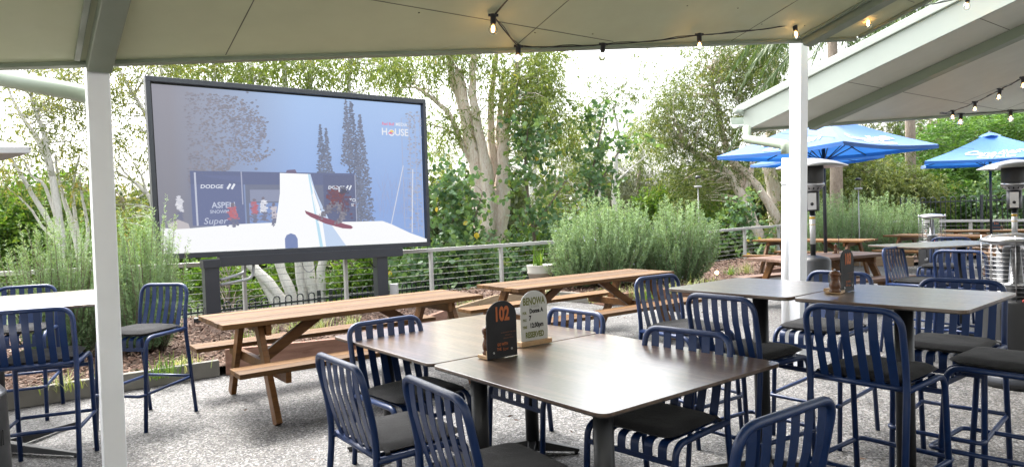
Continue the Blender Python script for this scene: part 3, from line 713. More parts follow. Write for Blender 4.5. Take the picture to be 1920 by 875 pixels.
def mid(*ps): 
    s = Vector((0, 0, 0))
    for p in ps: s += p
    return s / len(ps)
r1 = .6411; d = Vector((math.cos(r1), math.sin(r1))); n_ = Vector((-math.sin(r1), math.cos(r1))); c1 = Vector((-2.1763, 5.0715)) + d * 1.1737 + n_ * .373
picnic(c1.x, c1.y, r1, 2.347, 'long oiled timber picnic table in front of the big screen, nearest on the left', seed=1)
r2 = .6298; d = Vector((math.cos(r2), math.sin(r2))); n_ = Vector((-math.sin(r2), math.cos(r2))); c2 = Vector((.0397, 6.8544)) + d * 1.1737 + n_ * .373
picnic(c2.x, c2.y, r2, 2.347, 'second timber picnic table in front of the white pot and middle rosemary', wood='picnic', seed=2)
pc = mid(U(1424, 482, z=.75), U(1470, 490, z=.75), U(1650, 476, z=.75), U(1600, 468, z=.75))
picnic(pc.x, pc.y, math.radians(23), 1.95, 'weathered brown picnic table pierced by the blue umbrella pole', wood='picnic_old', Wt=.86, nb=7, seed=3)
def far_picnic(uL, vL, uR, vR, yL, yR, label, seed):
    a = U(uL, vL, y=yL); b = U(uR, vR, y=yR); c = (a + b) / 2; r = math.atan2(b.y - a.y, b.x - a.x); L = math.hypot(b.x - a.x, b.y - a.y)
    n = Vector((-math.sin(r), math.cos(r), 0)); gz = c.z - .75
    return picnic(c.x + n.x * .38, c.y + n.y * .38, r, L, label, seed=seed, gz=max(-.02, min(.12, gz)))
far_picnic(1410, 446, 1616, 455, 14.6, 12.9, 'orange oiled picnic table behind the white post, in front of the right rosemary', 4)
far_picnic(1655, 439, 1890, 445, 15.0, 12.9, 'orange oiled picnic table behind the slim cabinet heater on the right', 5)
far_picnic(1762, 429, 2010, 436, 16.8, 15.2, 'farthest picnic table on the right with the 111 sign', 6)
# ------------------------------------------------------------------ table signs and pepper mills
def arch(w_, h, n=14):
    r = w_ / 2; k = .82
    pts = [(-r, 0), (r, 0)]
    for i in range(n + 1):
        a = PI * i / n; pts.append((r * math.cos(a), h - r * k + r * k * math.sin(a)))
    return pts
def text_on(parent, name, txt, size, x, z, mat, sx=1., bold=0., y=-.004, align='CENTER', rot=0):
    vs, fs = text_geo(txt, size, sx, bold, align); m = MB(); c, s = math.cos(rot), math.sin(rot)
    m.add([(x + v.x * c - v.y * s, y, z + v.x * s + v.y * c) for v in vs], fs, False); return m.build(name, mat, parent)
def mill(loc, label, sc_=1., fat=1.):
    e = empty('pepper_mill', loc, 0, label, 'pepper mill')
    P = [(.024, 0), (.027, .004), (.027, .012), (.021, .02), (.026, .03), (.027, .05), (.021, .072), (.016, .086), (.022, .096), (.0185, .103), (.024, .112), (.027, .124), (.024, .138), (.012, .147), (.006, .149)]
    m = MB(); m.lathe([(r * sc_ * fat, z * sc_) for r, z in P], n=24); m.build('body', 'mill', e)
    m = MB(); m.lathe([(.005 * sc_, .149 * sc_), (.006 * sc_, .155 * sc_), (.002 * sc_, .160 * sc_)], n=12); m.build('knob', 'steel', e); return e
def numsign(a, b, h, num, label, zt, real=True):
    """black arched board; a, b = bottom corners (left, right) as seen"""
    d = b - a; w_ = d.length; r = math.atan2(d.y, d.x)
    e = empty('table_sign', (a + d / 2), r, label, 'table sign')
    m = MB(); m.prism(arch(w_, h), -.004, .002, Matrix.Rotation(PI / 2, 4, 'X')); m.build('board', 'board_black', e, .001)
    text_on(e, 'number', num, h * .34, 0, h * .76, 'orange_print', .66, .004, -.0045)
    if real:
        for t, zz, s in (('SCAN FROM THE BAR', .435, .034), ('MENUS &', .385, .034), ('DRINKS MENU', .335, .034)): text_on(e, 'small_text', t, h * s, w_ * .2, h * zz, 'orange_dim', 1, 0, -.0045)
        text_on(e, 'motto', 'GO WITH', h * .07, -.0, h * .235, 'orange_print', .75, .0005, -.0045); text_on(e, 'motto', 'THE', h * .07, -w_ * .12, h * .155, 'orange_print', .75, .0005, -.0045)
        text_on(e, 'motto', 'flow', h * .085, w_ * .1, h * .145, 'orange_print', .8, 0, -.0045, rot=.12)
    for s in (-1, 1):
        m = MB(); m.lathe([(.006, 0), (.006, .0015)], (s * w_ * .30, -.0045, h * (.105 if s < 0 else .135)), 12, ax=Matrix.Rotation(PI / 2, 4, 'X')); m.build('bolt_cap', 'steel', e)
    m = MB(); m.box((-w_ / 2 + .002, .004, 0), (w_ * .12, .09, .018)); m.box((-w_ / 2 + .002, .004, .018), (-w_ / 2 + w_ * .4, .016, .045)); m.build('holder', 'oak', e, .002)
    return e, e.location + Matrix.Rotation(r, 3, 'Z') @ Vector((-w_ * .30, .052, .018))
a, b = U(914, 675, z=.753), U(970, 664, z=.753)
e, mp = numsign(a, b, .298, '102', 'black arched 102 table number board with a wooden mill holder on the near dining tables', .75)
mill(mp, 'turned wooden pepper mill beside the 102 board', .98)
# reserved sign
a, b = U(974, 650, z=.755), U(1031, 640, z=.755); d = b - a; r = math.atan2(d.y, d.x)
e = empty('reserved_sign', a + d / 2, r, 'white arched reserved board with olive lettering and handwriting in an oak block', 'table sign')
w_ = d.length; m = MB(); m.box((-w_ / 2, -.022, 0), (w_ / 2, .022, .026)); m.build('block', 'oak', e, .002)
bw = w_ * .87; m = MB(); m.prism(arch(bw, .288), -.002, .002, Matrix.Rotation(PI / 2, 4, 'X') @ Matrix.Translation((0, .02, 0))); m.build('board', 'board_white', e, .001)
h = .288; z0 = .02
text_on(e, 'club_name', 'BENOWA', h * .20, 0, z0 + h * .79, 'olive_print', .62, .002, -.003, rot=-.0)
text_on(e, 'smudged_line', 'TAVERN', h * .10, 0, z0 + h * .685, 'grey_print', .7, .0, -.003)
for k, (t, zz) in enumerate((('FOR', .57), ('PAX', .43), ('TIME', .29))): text_on(e, 'small_print', t, h * .07, -bw * .36, z0 + h * zz, 'olive_print', .7, .001, -.003)
text_on(e, 'handwriting', 'Donna A', h * .115, bw * .08, z0 + h * .60, 'ink', .8, .002, -.003, rot=.03)
text_on(e, 'handwriting', '7', h * .13, -bw * .16, z0 + h * .46, 'ink', .8, .002, -.003)
text_on(e, 'handwriting', '12:30pm', h * .125, bw * .08, z0 + h * .315, 'ink', .78, .002, -.003, rot=.03)
text_on(e, 'reserved_print', 'RESERVED', h * .155, 0, z0 + h * .13, 'olive_print', .66, .002, -.003)
a, b = U(1577, 549, z=1.052), U(1597, 546.5, z=1.052); d = (b - a).normalized(); yaw = Vector((math.cos(math.radians(40)), math.sin(math.radians(40)), 0))
b = a + yaw * .145
e, mp = numsign(a, b, .215, '103', 'black arched 103 table number board on the right bar tables', 1.05)
mill(U(1566, 547, z=1.07), 'stout turned wooden pepper mill beside the 103 board', .70, 1.45)
m = MB(); p = U(1566, 549, z=1.052); m.box((-.045, -.035, 0), (.045, .035, .014)); o = m.build('mill_tray', 'oak', None, .002); o.location = p; o.rotation_euler = (0, 0, math.radians(50)); tag(o, 'small oak tray beneath the stout pepper mill on the right bar table', 'tray')
p = U(1573, 475, z=.755); a = p; b = a + Vector((math.cos(1.1), math.sin(1.1), 0)) * .14
e, mp = numsign(a, b, .262, '112', 'dark table number board on the picnic table pierced by the umbrella pole', .75, False)
mill(U(1567, 475, z=.78), 'small reddish pepper mill on the weathered picnic table', .9)
p = U(1868, 431, y=15.6); e = empty('table_sign', p, math.radians(-30), 'teal 111 table number board on the farthest picnic table', 'table sign')
m = MB(); m.prism(arch(.16, .20), -.004, .004, Matrix.Rotation(PI / 2, 4, 'X')); m.build('board', 'teal_board', e); text_on(e, 'number', '111', .075, 0, .150, 'orange_print', .85, .004, -.006); text_on(e, 'motto', 'GO WITH THE FLOW', .022, 0, .06, 'orange_print', .8, .001, -.006)
for s in (-1, 1):
    k = mill(p + Vector((s * .095, s * -.05, 0)), 'orange topped shaker %s of the 111 board' % ('left' if s < 0 else 'right'), .6)
# ------------------------------------------------------------------ big screen
tl, tr = U(271, 142, y=9.65), None
k = tl.z - EYE; r = _r2 * ((797 - 960) / F_PX) + _u2 * ((437.5 - 187) / F_PX) + _fw; tr = Vector((0, 0, EYE)) + r * (k / r.z)
BLp = U(292, 487, y=9.65); r = _r2 * ((806 - 960) / F_PX) + _u2 * ((437.5 - 461) / F_PX) + _fw; BRp = Vector((0, 0, EYE)) + r * (tr.y / r.y)
scr = empty('video_screen', ((tl.x + tr.x) / 2, (tl.y + tr.y) / 2, 0), 0, 'big outdoor video screen on dark posts showing a snowboarder at a snow ramp', 'video screen')
O = Vector(scr.location)
def Q(s, t, off=0):    # s 0..1 left to right, t 0..1 top to bottom
    a = tl.lerp(tr, s); b = BLp.lerp(BRp, s); p = a.lerp(b, t) - O; nn = (tr - tl).cross(BLp - tl).normalized(); nn = nn if nn.y < 0 else -nn
    return p + nn * off
def qbox(s0, t0, s1, t1, o0, o1, m): 
    vs = [Q(s, t, o) for o in (o0, o1) for s, t in ((s0, t0), (s1, t0), (s1, t1), (s0, t1))]
    return m.add(vs, [(0, 1, 2, 3), (7, 6, 5, 4), (0, 4, 5, 1), (1, 5, 6, 2), (2, 6, 7, 3), (3, 7, 4, 0)], False)
fx, fy = .0135, .028
m = MB(); qbox(0, 0, 1, fy, -.12, .03, m); qbox(0, 1 - fy, 1, 1, -.12, .03, m); qbox(0, fy, fx, 1 - fy, -.12, .03, m); qbox(1 - fx, fy, 1, 1 - fy, -.12, .03, m); m.build('frame', 'screen_frame', scr, .004)
m = MB(); qbox(fx * 1.05, fy * 1.05, 1 - fx * 1.05, 1 - fy * 1.05, -.115, -.075, m); m.build('cabinet', 'black', scr)
PX0, PY0, PX1, PY1 = fx + .006, fy + .008, 1 - fx - .001, 1 - fy - .002
# picture: flat shapes drawn on the display, coordinates in a 1000 x 560 picture
PV, PF, PC = [], [], []
layer = [0]
haze = 0
def pic(pts, col, seq=None, step=1.):
    layer[0] += step; b = len(PV)
    for x, y in pts:
        x = min(1000, max(0, x)); y = min(560, max(0, y)); s = PX0 + (PX1 - PX0) * x / 1000; t = PY0 + (PY1 - PY0) * y / 560
        PV.append(Q(s, t, -.060 + layer[0] * .00004)); c_ = col if not callable(col) else col(x, y); PC.append(c_ if haze == 0 or min(c_[:3]) > .8 else lerp(c_, sc8(176, 180, 202), haze))
    PF.extend([[b + i for i in f] for f in (seq or [tuple(range(len(pts)))])])
lerp = lambda a, b, t: tuple(a[i] * (1 - t) + b[i] * t for i in range(3))
def sc8(r, g_, b): return srgb(r, g_, b)[:3]
def bgcol(x, y):
    t = min(1, max(0, (x - 60) / 420)); c = lerp(sc8(152, 151, 162), sc8(172, 199, 240), t); return lerp(c, lerp(sc8(138, 138, 150), sc8(146, 174, 226), t), min(1, y / 420))  # grey reflection haze at the left is mixed into the picture's sky
gxn, gyn = 20, 12; gp = [(1000 * i / gxn, 560 * j / gyn) for j in range(gyn + 1) for i in range(gxn + 1)]
pic(gp, bgcol, [(j * (gxn + 1) + i, j * (gxn + 1) + i + 1, (j + 1) * (gxn + 1) + i + 1, (j + 1) * (gxn + 1) + i) for j in range(gyn) for i in range(gxn)])
rp = random.Random(7)
def speck(x, y, s, c):
    a_ = rp.random() * 3; pic([(x + s * rp.uniform(.5, 1.1) * math.cos(a_ + q * 1.257), y + s * .6 * rp.uniform(.5, 1.1) * math.sin(a_ + q * 1.257)) for q in range(5)], c, None, .3)
def conifer(cx, y0, y1, w0, col, step=9):
    y = y0
    while y < y1:
        t = (y - y0) / (y1 - y0); hw_ = w0 * (.08 + .92 * t ** .8) * (.65 + .35 * abs(math.sin(y * .23 + cx))) * rp.uniform(.75, 1.1)
        for k in range(int(3 + hw_ * .42)):
            x = cx + rp.uniform(-1, 1) * hw_; speck(x, y + abs(x - cx) * .22 + rp.uniform(-3, 3), rp.uniform(3.5, 7.5), lerp(col, sc8(150, 158, 182), rp.random() * .45))
        y += 5
for i in range(1700):     # tree reflection painted as dim specks at the picture's upper left
    yy = 20 + 320 * rp.random(); lim_ = 150 + 120 * math.sin(yy * .012) ; xr = 95 + rp.random() ** .8 * (lim_ + (70 if 200 < yy < 260 else 0)); speck(xr, yy, rp.uniform(2.5, 7), lerp(sc8(130, 129, 142), sc8(150, 148, 160), rp.random()))
for i in range(150): speck(300 + rp.uniform(-60, 70), 140 + rp.gauss(0, 45), rp.uniform(3, 9), lerp(sc8(128, 130, 146), sc8(150, 154, 176), rp.random()))
conifer(563, 105, 300, 26, sc8(104, 112, 134)); conifer(585, 118, 300, 24, sc8(108, 116, 138)); conifer(690, 12, 470, 48, sc8(102, 108, 128)); conifer(722, 60, 470, 54, sc8(110, 116, 136)); conifer(665, 8, 250, 30, sc8(112, 118, 138))
for i in range(220): speck(945 + rp.uniform(-22, 45), rp.uniform(30, 500), rp.uniform(4, 9), lerp(sc8(150, 154, 172), sc8(176, 184, 208), rp.random()))
for i in range(90):
    x = rp.uniform(780, 935); y = rp.uniform(330, 470); pic([(x, y), (x + 1.2, y), (x + rp.uniform(-30, 30), y - rp.uniform(30, 90))], lerp(sc8(150, 154, 182), sc8(176, 176, 200), rp.random()))
def rect_(x0, y0, x1, y1, c): pic([(x0, y0), (x1, y0), (x1, y1), (x0, y1)], c)
def line(x0, y0, x1, y1, w0, c):
    d = math.hypot(x1 - x0, y1 - y0); a_, b_ = -(y1 - y0) / d * w0 / 2, (x1 - x0) / d * w0 / 2; pic([(x0 + a_, y0 + b_), (x1 + a_, y1 + b_), (x1 - a_, y1 - b_), (x0 - a_, y0 - b_)], c)
haze = .22
navyb, navy2 = sc8(78, 92, 140), sc8(62, 74, 118)
rect_(98, 300, 270, 470, navyb); rect_(98, 285, 690, 330, sc8(70, 84, 130)); rect_(275, 330, 690, 470, sc8(96, 104, 130)); rect_(290, 348, 450, 390, sc8(136, 144, 172)); rect_(285, 395, 470, 470, sc8(120, 150, 205))
rect_(560, 292, 690, 470, navy2); rect_(110, 290, 116, 470, sc8(200, 205, 220)); rect_(262, 285, 266, 400, sc8(170, 176, 198)); rect_(688, 290, 691, 470, sc8(176, 182, 204))
line(900, 60, 900, 500, 3, sc8(170, 178, 205)); line(935, 40, 935, 520, 3, sc8(176, 182, 206)); line(962, 40, 962, 520, 3, sc8(176, 182, 206)); line(985, 40, 985, 540, 3, sc8(170, 178, 205))
line(902, 250, 838, 485, 4, sc8(222, 226, 240)); line(945, 265, 932, 520, 5, sc8(228, 232, 245))
for yy in range(60, 520, 40): line(902, yy, 985, yy + 6, 1.6, sc8(180, 186, 208))
def ptext(t, size, x, y, c, sx=1., bold=0., shear=0, align='CENTER'):
    vs, fs = text_geo(t, size, sx, bold, align); pic([(x + v.x + v.y * shear, y - v.y) for v in vs], c, fs)
white = sc8(232, 236, 245)
ptext('DODGE', 18, 165, 338, white, 1.15, .3, .15); [line(215 + k * 14, 346, 226 + k * 14, 328, 7, white) for k in (0, 1)]
ptext('ASPEN', 28, 200, 402, sc8(200, 208, 228), .95, .6); ptext('SNOWMASS', 16, 198, 424, sc8(190, 198, 220), 1., .4)
ptext('Super', 30, 172, 456, sc8(205, 212, 230), 1.1, .1, .25)
ptext('DODGE', 16, 612, 340, white, 1.15, .5, .15); [line(650 + k * 13, 348, 660 + k * 13, 331, 6, white) for k in (0, 1)]
ptext('TO', 18, 676, 388, white, 1, .3); ptext('SS', 15, 676, 406, white, 1, .3)
snow = sc8(252, 253, 255)
def snowc(x, y): return lerp(snow, sc8(238, 243, 254), min(1, max(0, (y - 430) / 500)))
pic([(0, 475), (90, 478), (250, 468), (350, 466), (690, 470), (800, 470), (840, 484), (920, 520), (1000, 548), (1000, 560), (0, 560)], snow)
hp = [(60, 380, sc8(235, 235, 240), 14), (230, 408, sc8(200, 70, 72), 22), (303, 392, sc8(196, 72, 78), 15), (335, 386, sc8(236, 238, 246), 15), (370, 410, sc8(215, 205, 210), 13), (412, 415, sc8(96, 96, 116), 13), (440, 415, sc8(196, 110, 100), 9)]
for x, y, c, s in hp:      # blurred spectators
    s *= .72
    for i in range(60): speck(x + rp.gauss(0, s * .45), y + 20 + rp.uniform(-20, 22), rp.uniform(5, 9), lerp(c, sc8(140, 142, 168), rp.random() * .3))
    for i in range(34): speck(x + rp.gauss(0, s * .4), y + 56 + rp.uniform(-14, 14), rp.uniform(4, 8), lerp(sc8(92, 98, 126), sc8(112, 112, 136), rp.random()))
    for i in range(8): speck(x + rp.gauss(0, 1.5), y - 8 + rp.gauss(0, 2), 6.5, sc8(226, 226, 234) if y == 380 else sc8(110, 98, 110))
for i in range(60): speck(rp.uniform(280, 470), 440 + rp.gauss(0, 14), rp.uniform(3, 7), lerp(sc8(88, 94, 124), sc8(128, 120, 140), rp.random()))
haze = 0
pic([(20, 462), (52, 448), (84, 462), (88, 478), (30, 480)], sc8(196, 190, 194))
# ramp
pic([(398, 288), (512, 290), (525, 360), (560, 470), (640, 560), (300, 560), (375, 470), (395, 360)], snow)
pic([(505, 290), (512, 290), (545, 420), (560, 560), (640, 560), (585, 480), (540, 380)], sc8(198, 216, 242)); pic([(502, 290), (507, 290), (530, 430), (548, 560), (536, 560), (520, 430)], sc8(190, 226, 244))
pic([(420, 288), (424, 277), (455, 274), (462, 289)], sc8(120, 110, 138))
pic([(405, 560), (405, 525), (412, 512), (428, 506), (444, 512), (452, 526), (452, 560)], sc8(122, 138, 184))
# snowboarder, dim and low against the banner
pic([(484, 424), (500, 430), (560, 452), (640, 478), (664, 484), (672, 492), (664, 497), (630, 494), (560, 474), (505, 448), (488, 436)], sc8(142, 88, 108))
for i in range(150): 
    t = rp.random(); speck(548 + 58 * t + rp.gauss(0, 7), 452 - 50 * t ** .6 + rp.gauss(0, 7), rp.uniform(4, 8), lerp(sc8(110, 108, 124), sc8(150, 148, 160), rp.random()))
for i in range(150):
    t = rp.random(); speck(612 + 20 * math.sin(t * 3) + rp.gauss(0, 7), 400 + 72 * t + rp.gauss(0, 4), rp.uniform(4, 8), lerp(sc8(108, 106, 122), sc8(152, 150, 162), rp.random()))
for i in range(170): speck(612 + rp.gauss(0, 17), 376 + rp.gauss(0, 13), rp.uniform(4, 9), lerp(sc8(132, 80, 84), sc8(104, 84, 104), rp.random()))
for i in range(60): speck(648 + rp.gauss(0, 13), 402 + rp.gauss(0, 18), rp.uniform(4, 8), lerp(sc8(120, 84, 98), sc8(96, 88, 112), rp.random()))
for i in range(50): speck(640 + rp.gauss(0, 7), 352 + rp.gauss(0, 6), rp.uniform(4, 7), sc8(84, 84, 104))
rect_(618, 344, 624, 356, sc8(214, 214, 224))
# broadcaster mark at upper right (lettering only)
ptext('Red Bull', 16, 838, 88, sc8(224, 140, 170), 1., .5, .1, 'CENTER'); ptext('MEDIA', 19, 898, 88, white, .95, .3); ptext('H   USE', 38, 868, 120, white, .98, .9)
pic([(852 + 14 * math.cos(q * PI / 8), 122 + 13 * math.sin(q * PI / 8)) for q in range(16)], white); pic([(852 + 10 * math.cos(q * PI / 8), 121 + 9 * math.sin(q * PI / 8)) for q in range(16)], sc8(172, 190, 226)); pic([(843, 116), (855, 110), (864, 120), (850, 120)], sc8(240, 205, 110)); pic([(834, 126), (850, 118), (858, 126)], sc8(236, 110, 140))
me = bpy.data.meshes.new('picture'); me.from_pydata([tuple(v) for v in PV], [], PF); at = me.color_attributes.new('pic', 'FLOAT_COLOR', 'POINT')
at.data.foreach_set('color', [c for col in PC for c in (*col[:3], 1)]); me.materials.append(MAT['display']); po = bpy.data.objects.new('display', me); C.objects.link(po); po.parent = scr
# stand
lg = [U(397, 560, y=9.89), U(714, 520, y=11.85)]
for i, (p, ub, vb) in enumerate(((lg[0], 397, 612), (lg[1], 716, 575))):
    x, y = p.x - O.x, p.y - O.y; zt_ = 1.0 if i == 0 else .96
    m = MB(); M4 = Matrix.Translation((x, y, 0)) @ Matrix.Rotation(A37, 4, 'Z'); m.box((-.10, -.09, -.1), (.10, .09, zt_), M4); m.build('leg', 'screen_frame', scr, .006)
    m = MB(); m.box((-.115, -.105, zt_ - .12), (.115, .105, zt_ - .001), M4); m.build('bracket', 'screen_frame', scr, .004)
s0 = (lg[0] - tl); 
m = MB(); bb0 = Q(.188, 1.0, -.02); bb1 = Q(.87, 1.0, -.02); m.beam(bb0 - Vector((0, 0, .074)), bb1 - Vector((0, 0, .074)), .16, .15); m.build('crossbeam', 'screen_frame', scr, .005)
for k, t in enumerate((.33, .42)):
    pass
m = MB(); a = Vector((lg[0].x - O.x + .1, lg[0].y - O.y + .1, .62)); bq = Q(.30, 1.0, -.05) - Vector((0, 0, .2))
m.tube(fillet([a, Vector((bq.x, bq.y, .66)), Vector((bq.x + .02, bq.y, bq.z + .1))], .2, 6), .022, 8); m.tube(fillet([a + Vector((0, 0, .07)), Vector((bq.x - .12, bq.y, .75)), Vector((bq.x - .12, bq.y, bq.z + .1))], .2, 6), .022, 8)
m.build('conduit', 'conduit', scr)
for s in (.50, .765):
    m = MB(); c_ = Q(s, 1.0, -.06) - Vector((0, 0, .17)); m.tube([c_ + (tr - tl).normalized() * (.11 * math.cos(q * PI / 8)) + Vector((0, 0, -.15 * math.sin(q * PI / 8))) for q in range(9)], .009, 6); m.build('cable_loop', 'conduit' if s < .6 else 'black', scr)
m = MB(); x, y = lg[1].x - O.x + .20, lg[1].y - O.y + .12; m.box((x - .07, y - .05, .08), (x + .07, y + .05, .36)); m.build('power_box', 'label_white', scr, .006)
# ------------------------------------------------------------------ umbrellas
def umbrella(cx, cy, zr, za, hd, ang, label, mat='azure', text=None, sag=.10, zpole=0, pole=True, group=None):
    e = empty('umbrella', (cx, cy, 0), ang, label, 'umbrella', group)
    apex = Vector((0, 0, za)); cor = [Vector((hd * math.cos(k * PI / 2), hd * math.sin(k * PI / 2), zr)) for k in range(4)]
    n = 14; m = MB(); mu = MB()
    def P(k, s, t):   # s along the edge 0..1, t from apex 0 to rim 1
        a, b = cor[k], cor[(k + 1) % 4]; rim = a.lerp(b, s); 
        mid_in = -.05 * math.sin(PI * s)           # scalloped edge
        rim = Vector((rim.x * (1 + mid_in), rim.y * (1 + mid_in), rim.z - .03 * math.sin(PI * s)))
        p = apex.lerp(rim, t); w_ = math.sin(PI * s)
        p.z -= sag * math.sin(PI * t) * (.35 + .65 * w_) ; 
        return p
    for k in range(4):
        vs = [P(k, i / n, j / n) for j in range(n + 1) for i in range(n + 1)]
        fs = [(j * (n + 1) + i, j * (n + 1) + i + 1, (j + 1) * (n + 1) + i + 1, (j + 1) * (n + 1) + i)[::-1] for j in range(n) for i in range(n)]
        m.add(vs, fs)
    for k in range(4):   # hem hanging from the rim
        vs = [P(k, i / n, 1) for i in range(n + 1)] + [P(k, i / n, 1) - Vector((0, 0, .055)) for i in range(n + 1)]
        m.add(vs, [(i, i + 1, n + 2 + i, n + 1 + i) for i in range(n)])
    m.build('canopy', mat, e)
    m = MB(); vs = []; nn = 16
    for j, (r, z) in enumerate(((.02, .035), (.12, -.005), (.20, -.045))):
        for i in range(nn): a = 2 * PI * i / nn; vs.append((r * math.cos(a), r * math.sin(a), za + z - .02 - (.02 * abs(math.cos(2 * a)) if j == 2 else 0)))
    m.add(vs, [(j * nn + i, j * nn + (i + 1) % nn, (j + 1) * nn + (i + 1) % nn, (j + 1) * nn + i) for j in range(2) for i in range(nn)]); m.build('vent_cap', mat, e)
    if text:
        for k, flip in text:
            tg = []
            for line_, off, size in (('Canadian', -.09, .40), ('Club', .11, .40)):
                vs, fs = text_geo(line_, size, 1.0, .004); m = MB(); out = []
                for v in vs:
                    uu = .5 + (v.x + v.y * .25) / (hd * 1.41 * .95); tt = .74 - v.y / (hd * .95) + off
                    p = P(k, min(1, max(0, uu)), min(1, max(0, tt))); out.append(p + Vector((0, 0, .012)) + Vector((math.cos((k + .5) * PI / 2), math.sin((k + .5) * PI / 2), 0)) * .006)
                m.add(out, fs, False); m.build('lettering', 'white_print', e)
    for k in range(8):
        a, b = cor[(k // 2)], cor[(k // 2 + 1) % 4]; 
        m = MB(); pts = [P(k // 2, .0 if k % 2 == 0 else .5, t / 6) - Vector((0, 0, .02)) for t in range(7)]; m.tube(pts, .009, 5)
        st = Vector((0, 0, za - .75)); m.tube([st, pts[3]], .008, 5); m.build('rib', 'dark_metal', e)
    m = MB(); m.lathe([(.045, za - .80), (.045, za - .70)], n=12); m.build('runner', 'dark_metal', e)
    m = MB(); m.lathe([(.026, 0.0), (.026, za + .04)], n=12); m.build('pole', 'fence_black', e)
    m = MB(); m.lathe([(.30, .0), (.30, .045), (.06, .07), (.05, .3)], n=20); m.build('base', 'dark_metal', e)
    return e
GU = 'azure umbrellas over the picnic tables'
pu = U(1543, 477, z=.75); pu = U(1545, 330, y=10.5)
umbrella(pu.x, pu.y, 2.31, 2.88, 1.56, math.atan2(-1.5, -.42), 'large azure umbrella with white script lettering in front of the right rosemary', text=[(0, 0), (3, 0)], group=GU)
pu = U(1857, 330, y=14.6)
umbrella(pu.x, pu.y, 2.30, 2.88, 1.75, math.atan2(-1.5, .42), 'azure umbrella with pale lettering over the farthest picnic tables at the right edge', text=[(3, 0), (0, 0)], group=GU)
pu = U(1525, 330, y=15.8)
umbrella(pu.x, pu.y, 2.50, 2.95, 1.50, math.atan2(-.95, -.9), 'azure umbrella half hidden behind the large lettered one', group=GU)
pu = U(-210, 300, y=6.4)
umbrella(pu.x, pu.y, 2.30, 2.66, 1.22, math.atan2(.15, 1), 'white umbrella whose tip shows at the left edge', mat='white_canvas', sag=.06)
# ------------------------------------------------------------------ heaters
def tall_heater(x, y, label, zd=1.98, ang=0):
    e = empty('patio_heater', (x, y, 0), ang, label, 'patio heater', 'tall mushroom patio heaters')
    m = MB(); m.lathe([(.43, zd - .005), (.425, zd + .005), (.30, zd + .06), (.12, zd + .10), (.03, zd + .115), (.0, zd + .115)], n=40, cap=False); m.lathe([(.43, zd - .005), (.30, zd + .052), (.10, zd + .09)], n=40, cap=False); m.build('reflector', 'steel', e)
    m = MB(); m.lathe([(.145, zd - .20), (.15, zd - .03), (.14, zd + .03)], n=32, cap=False)
    m.build('emitter_screen', 'black', e)
    m = MB(); m.lathe([(.15, zd - .20), (.155, zd - .235), (.12, zd - .275), (.09, zd - .30), (.085, zd - .31)], n=32); m.build('burner_cone', 'steel', e)
    m = MB()
    for k in range(14):
        a = 2 * PI * k / 14; m.beam((.142 * math.cos(a), .142 * math.sin(a), zd - .243), (.112 * math.cos(a), .112 * math.sin(a), zd - .285), .016, .004, (math.cos(a), math.sin(a), 1))
    m.build('vent_slots', 'black', e)
    m = MB(); m.lathe([(.085, zd - .56), (.088, zd - .55), (.088, zd - .31)], n=28); m.build('control_housing', 'dark_metal', e)
    m = MB(); a0 = math.atan2(-y, -x) 
    m.box((.082, -.05, zd - .54), (.094, .05, zd - .33), Matrix.Rotation(a0 - ang, 4, 'Z')); m.build('control_plate', 'steel', e)
    m = MB(); m.lathe([(.022, 0), (.018, .02)], Matrix.Rotation(a0 - ang, 3, 'Z') @ Vector((.094, 0, zd - .47)), 14, ax=Matrix.Rotation(a0 - ang, 4, 'Z') @ Matrix.Rotation(PI / 2, 4, 'Y')); m.build('knob', 'black', e)
    m = MB(); m.lathe([(.032, .8), (.032, zd - .56)], n=16); m.build('pole', 'steel' if zd > 1.975 else 'dark_metal', e)
    m = MB(); m.lathe([(.0335, zd - .98), (.0335, zd - .62)], n=16); m.build('sleeve', 'label_white', e)
    m = MB(); m.lathe([(.0345, zd - .66), (.0345, zd - .63)], n=16); m.lathe([(.0345, zd - .735), (.0345, zd - .725)], n=16); m.build('warning_label', 'yellow', e)
    m = MB(); m.lathe([(.23, .0), (.235, .05), (.21, .06), (.21, .78), (.18, .82), (.04, .85)], n=36); m.build('gas_cover', 'dark_metal', e)
    return e
h1 = U(1523, 400, y=8.75); tall_heater(h1.x, h1.y, 'tall mushroom patio heater behind the right white post, beneath the blue umbrella', 1.97)
h2 = U(1902, 400, y=9.4); tall_heater(h2.x, h2.y, 'tall mushroom patio heater at the right edge with a silver control box', 1.90)
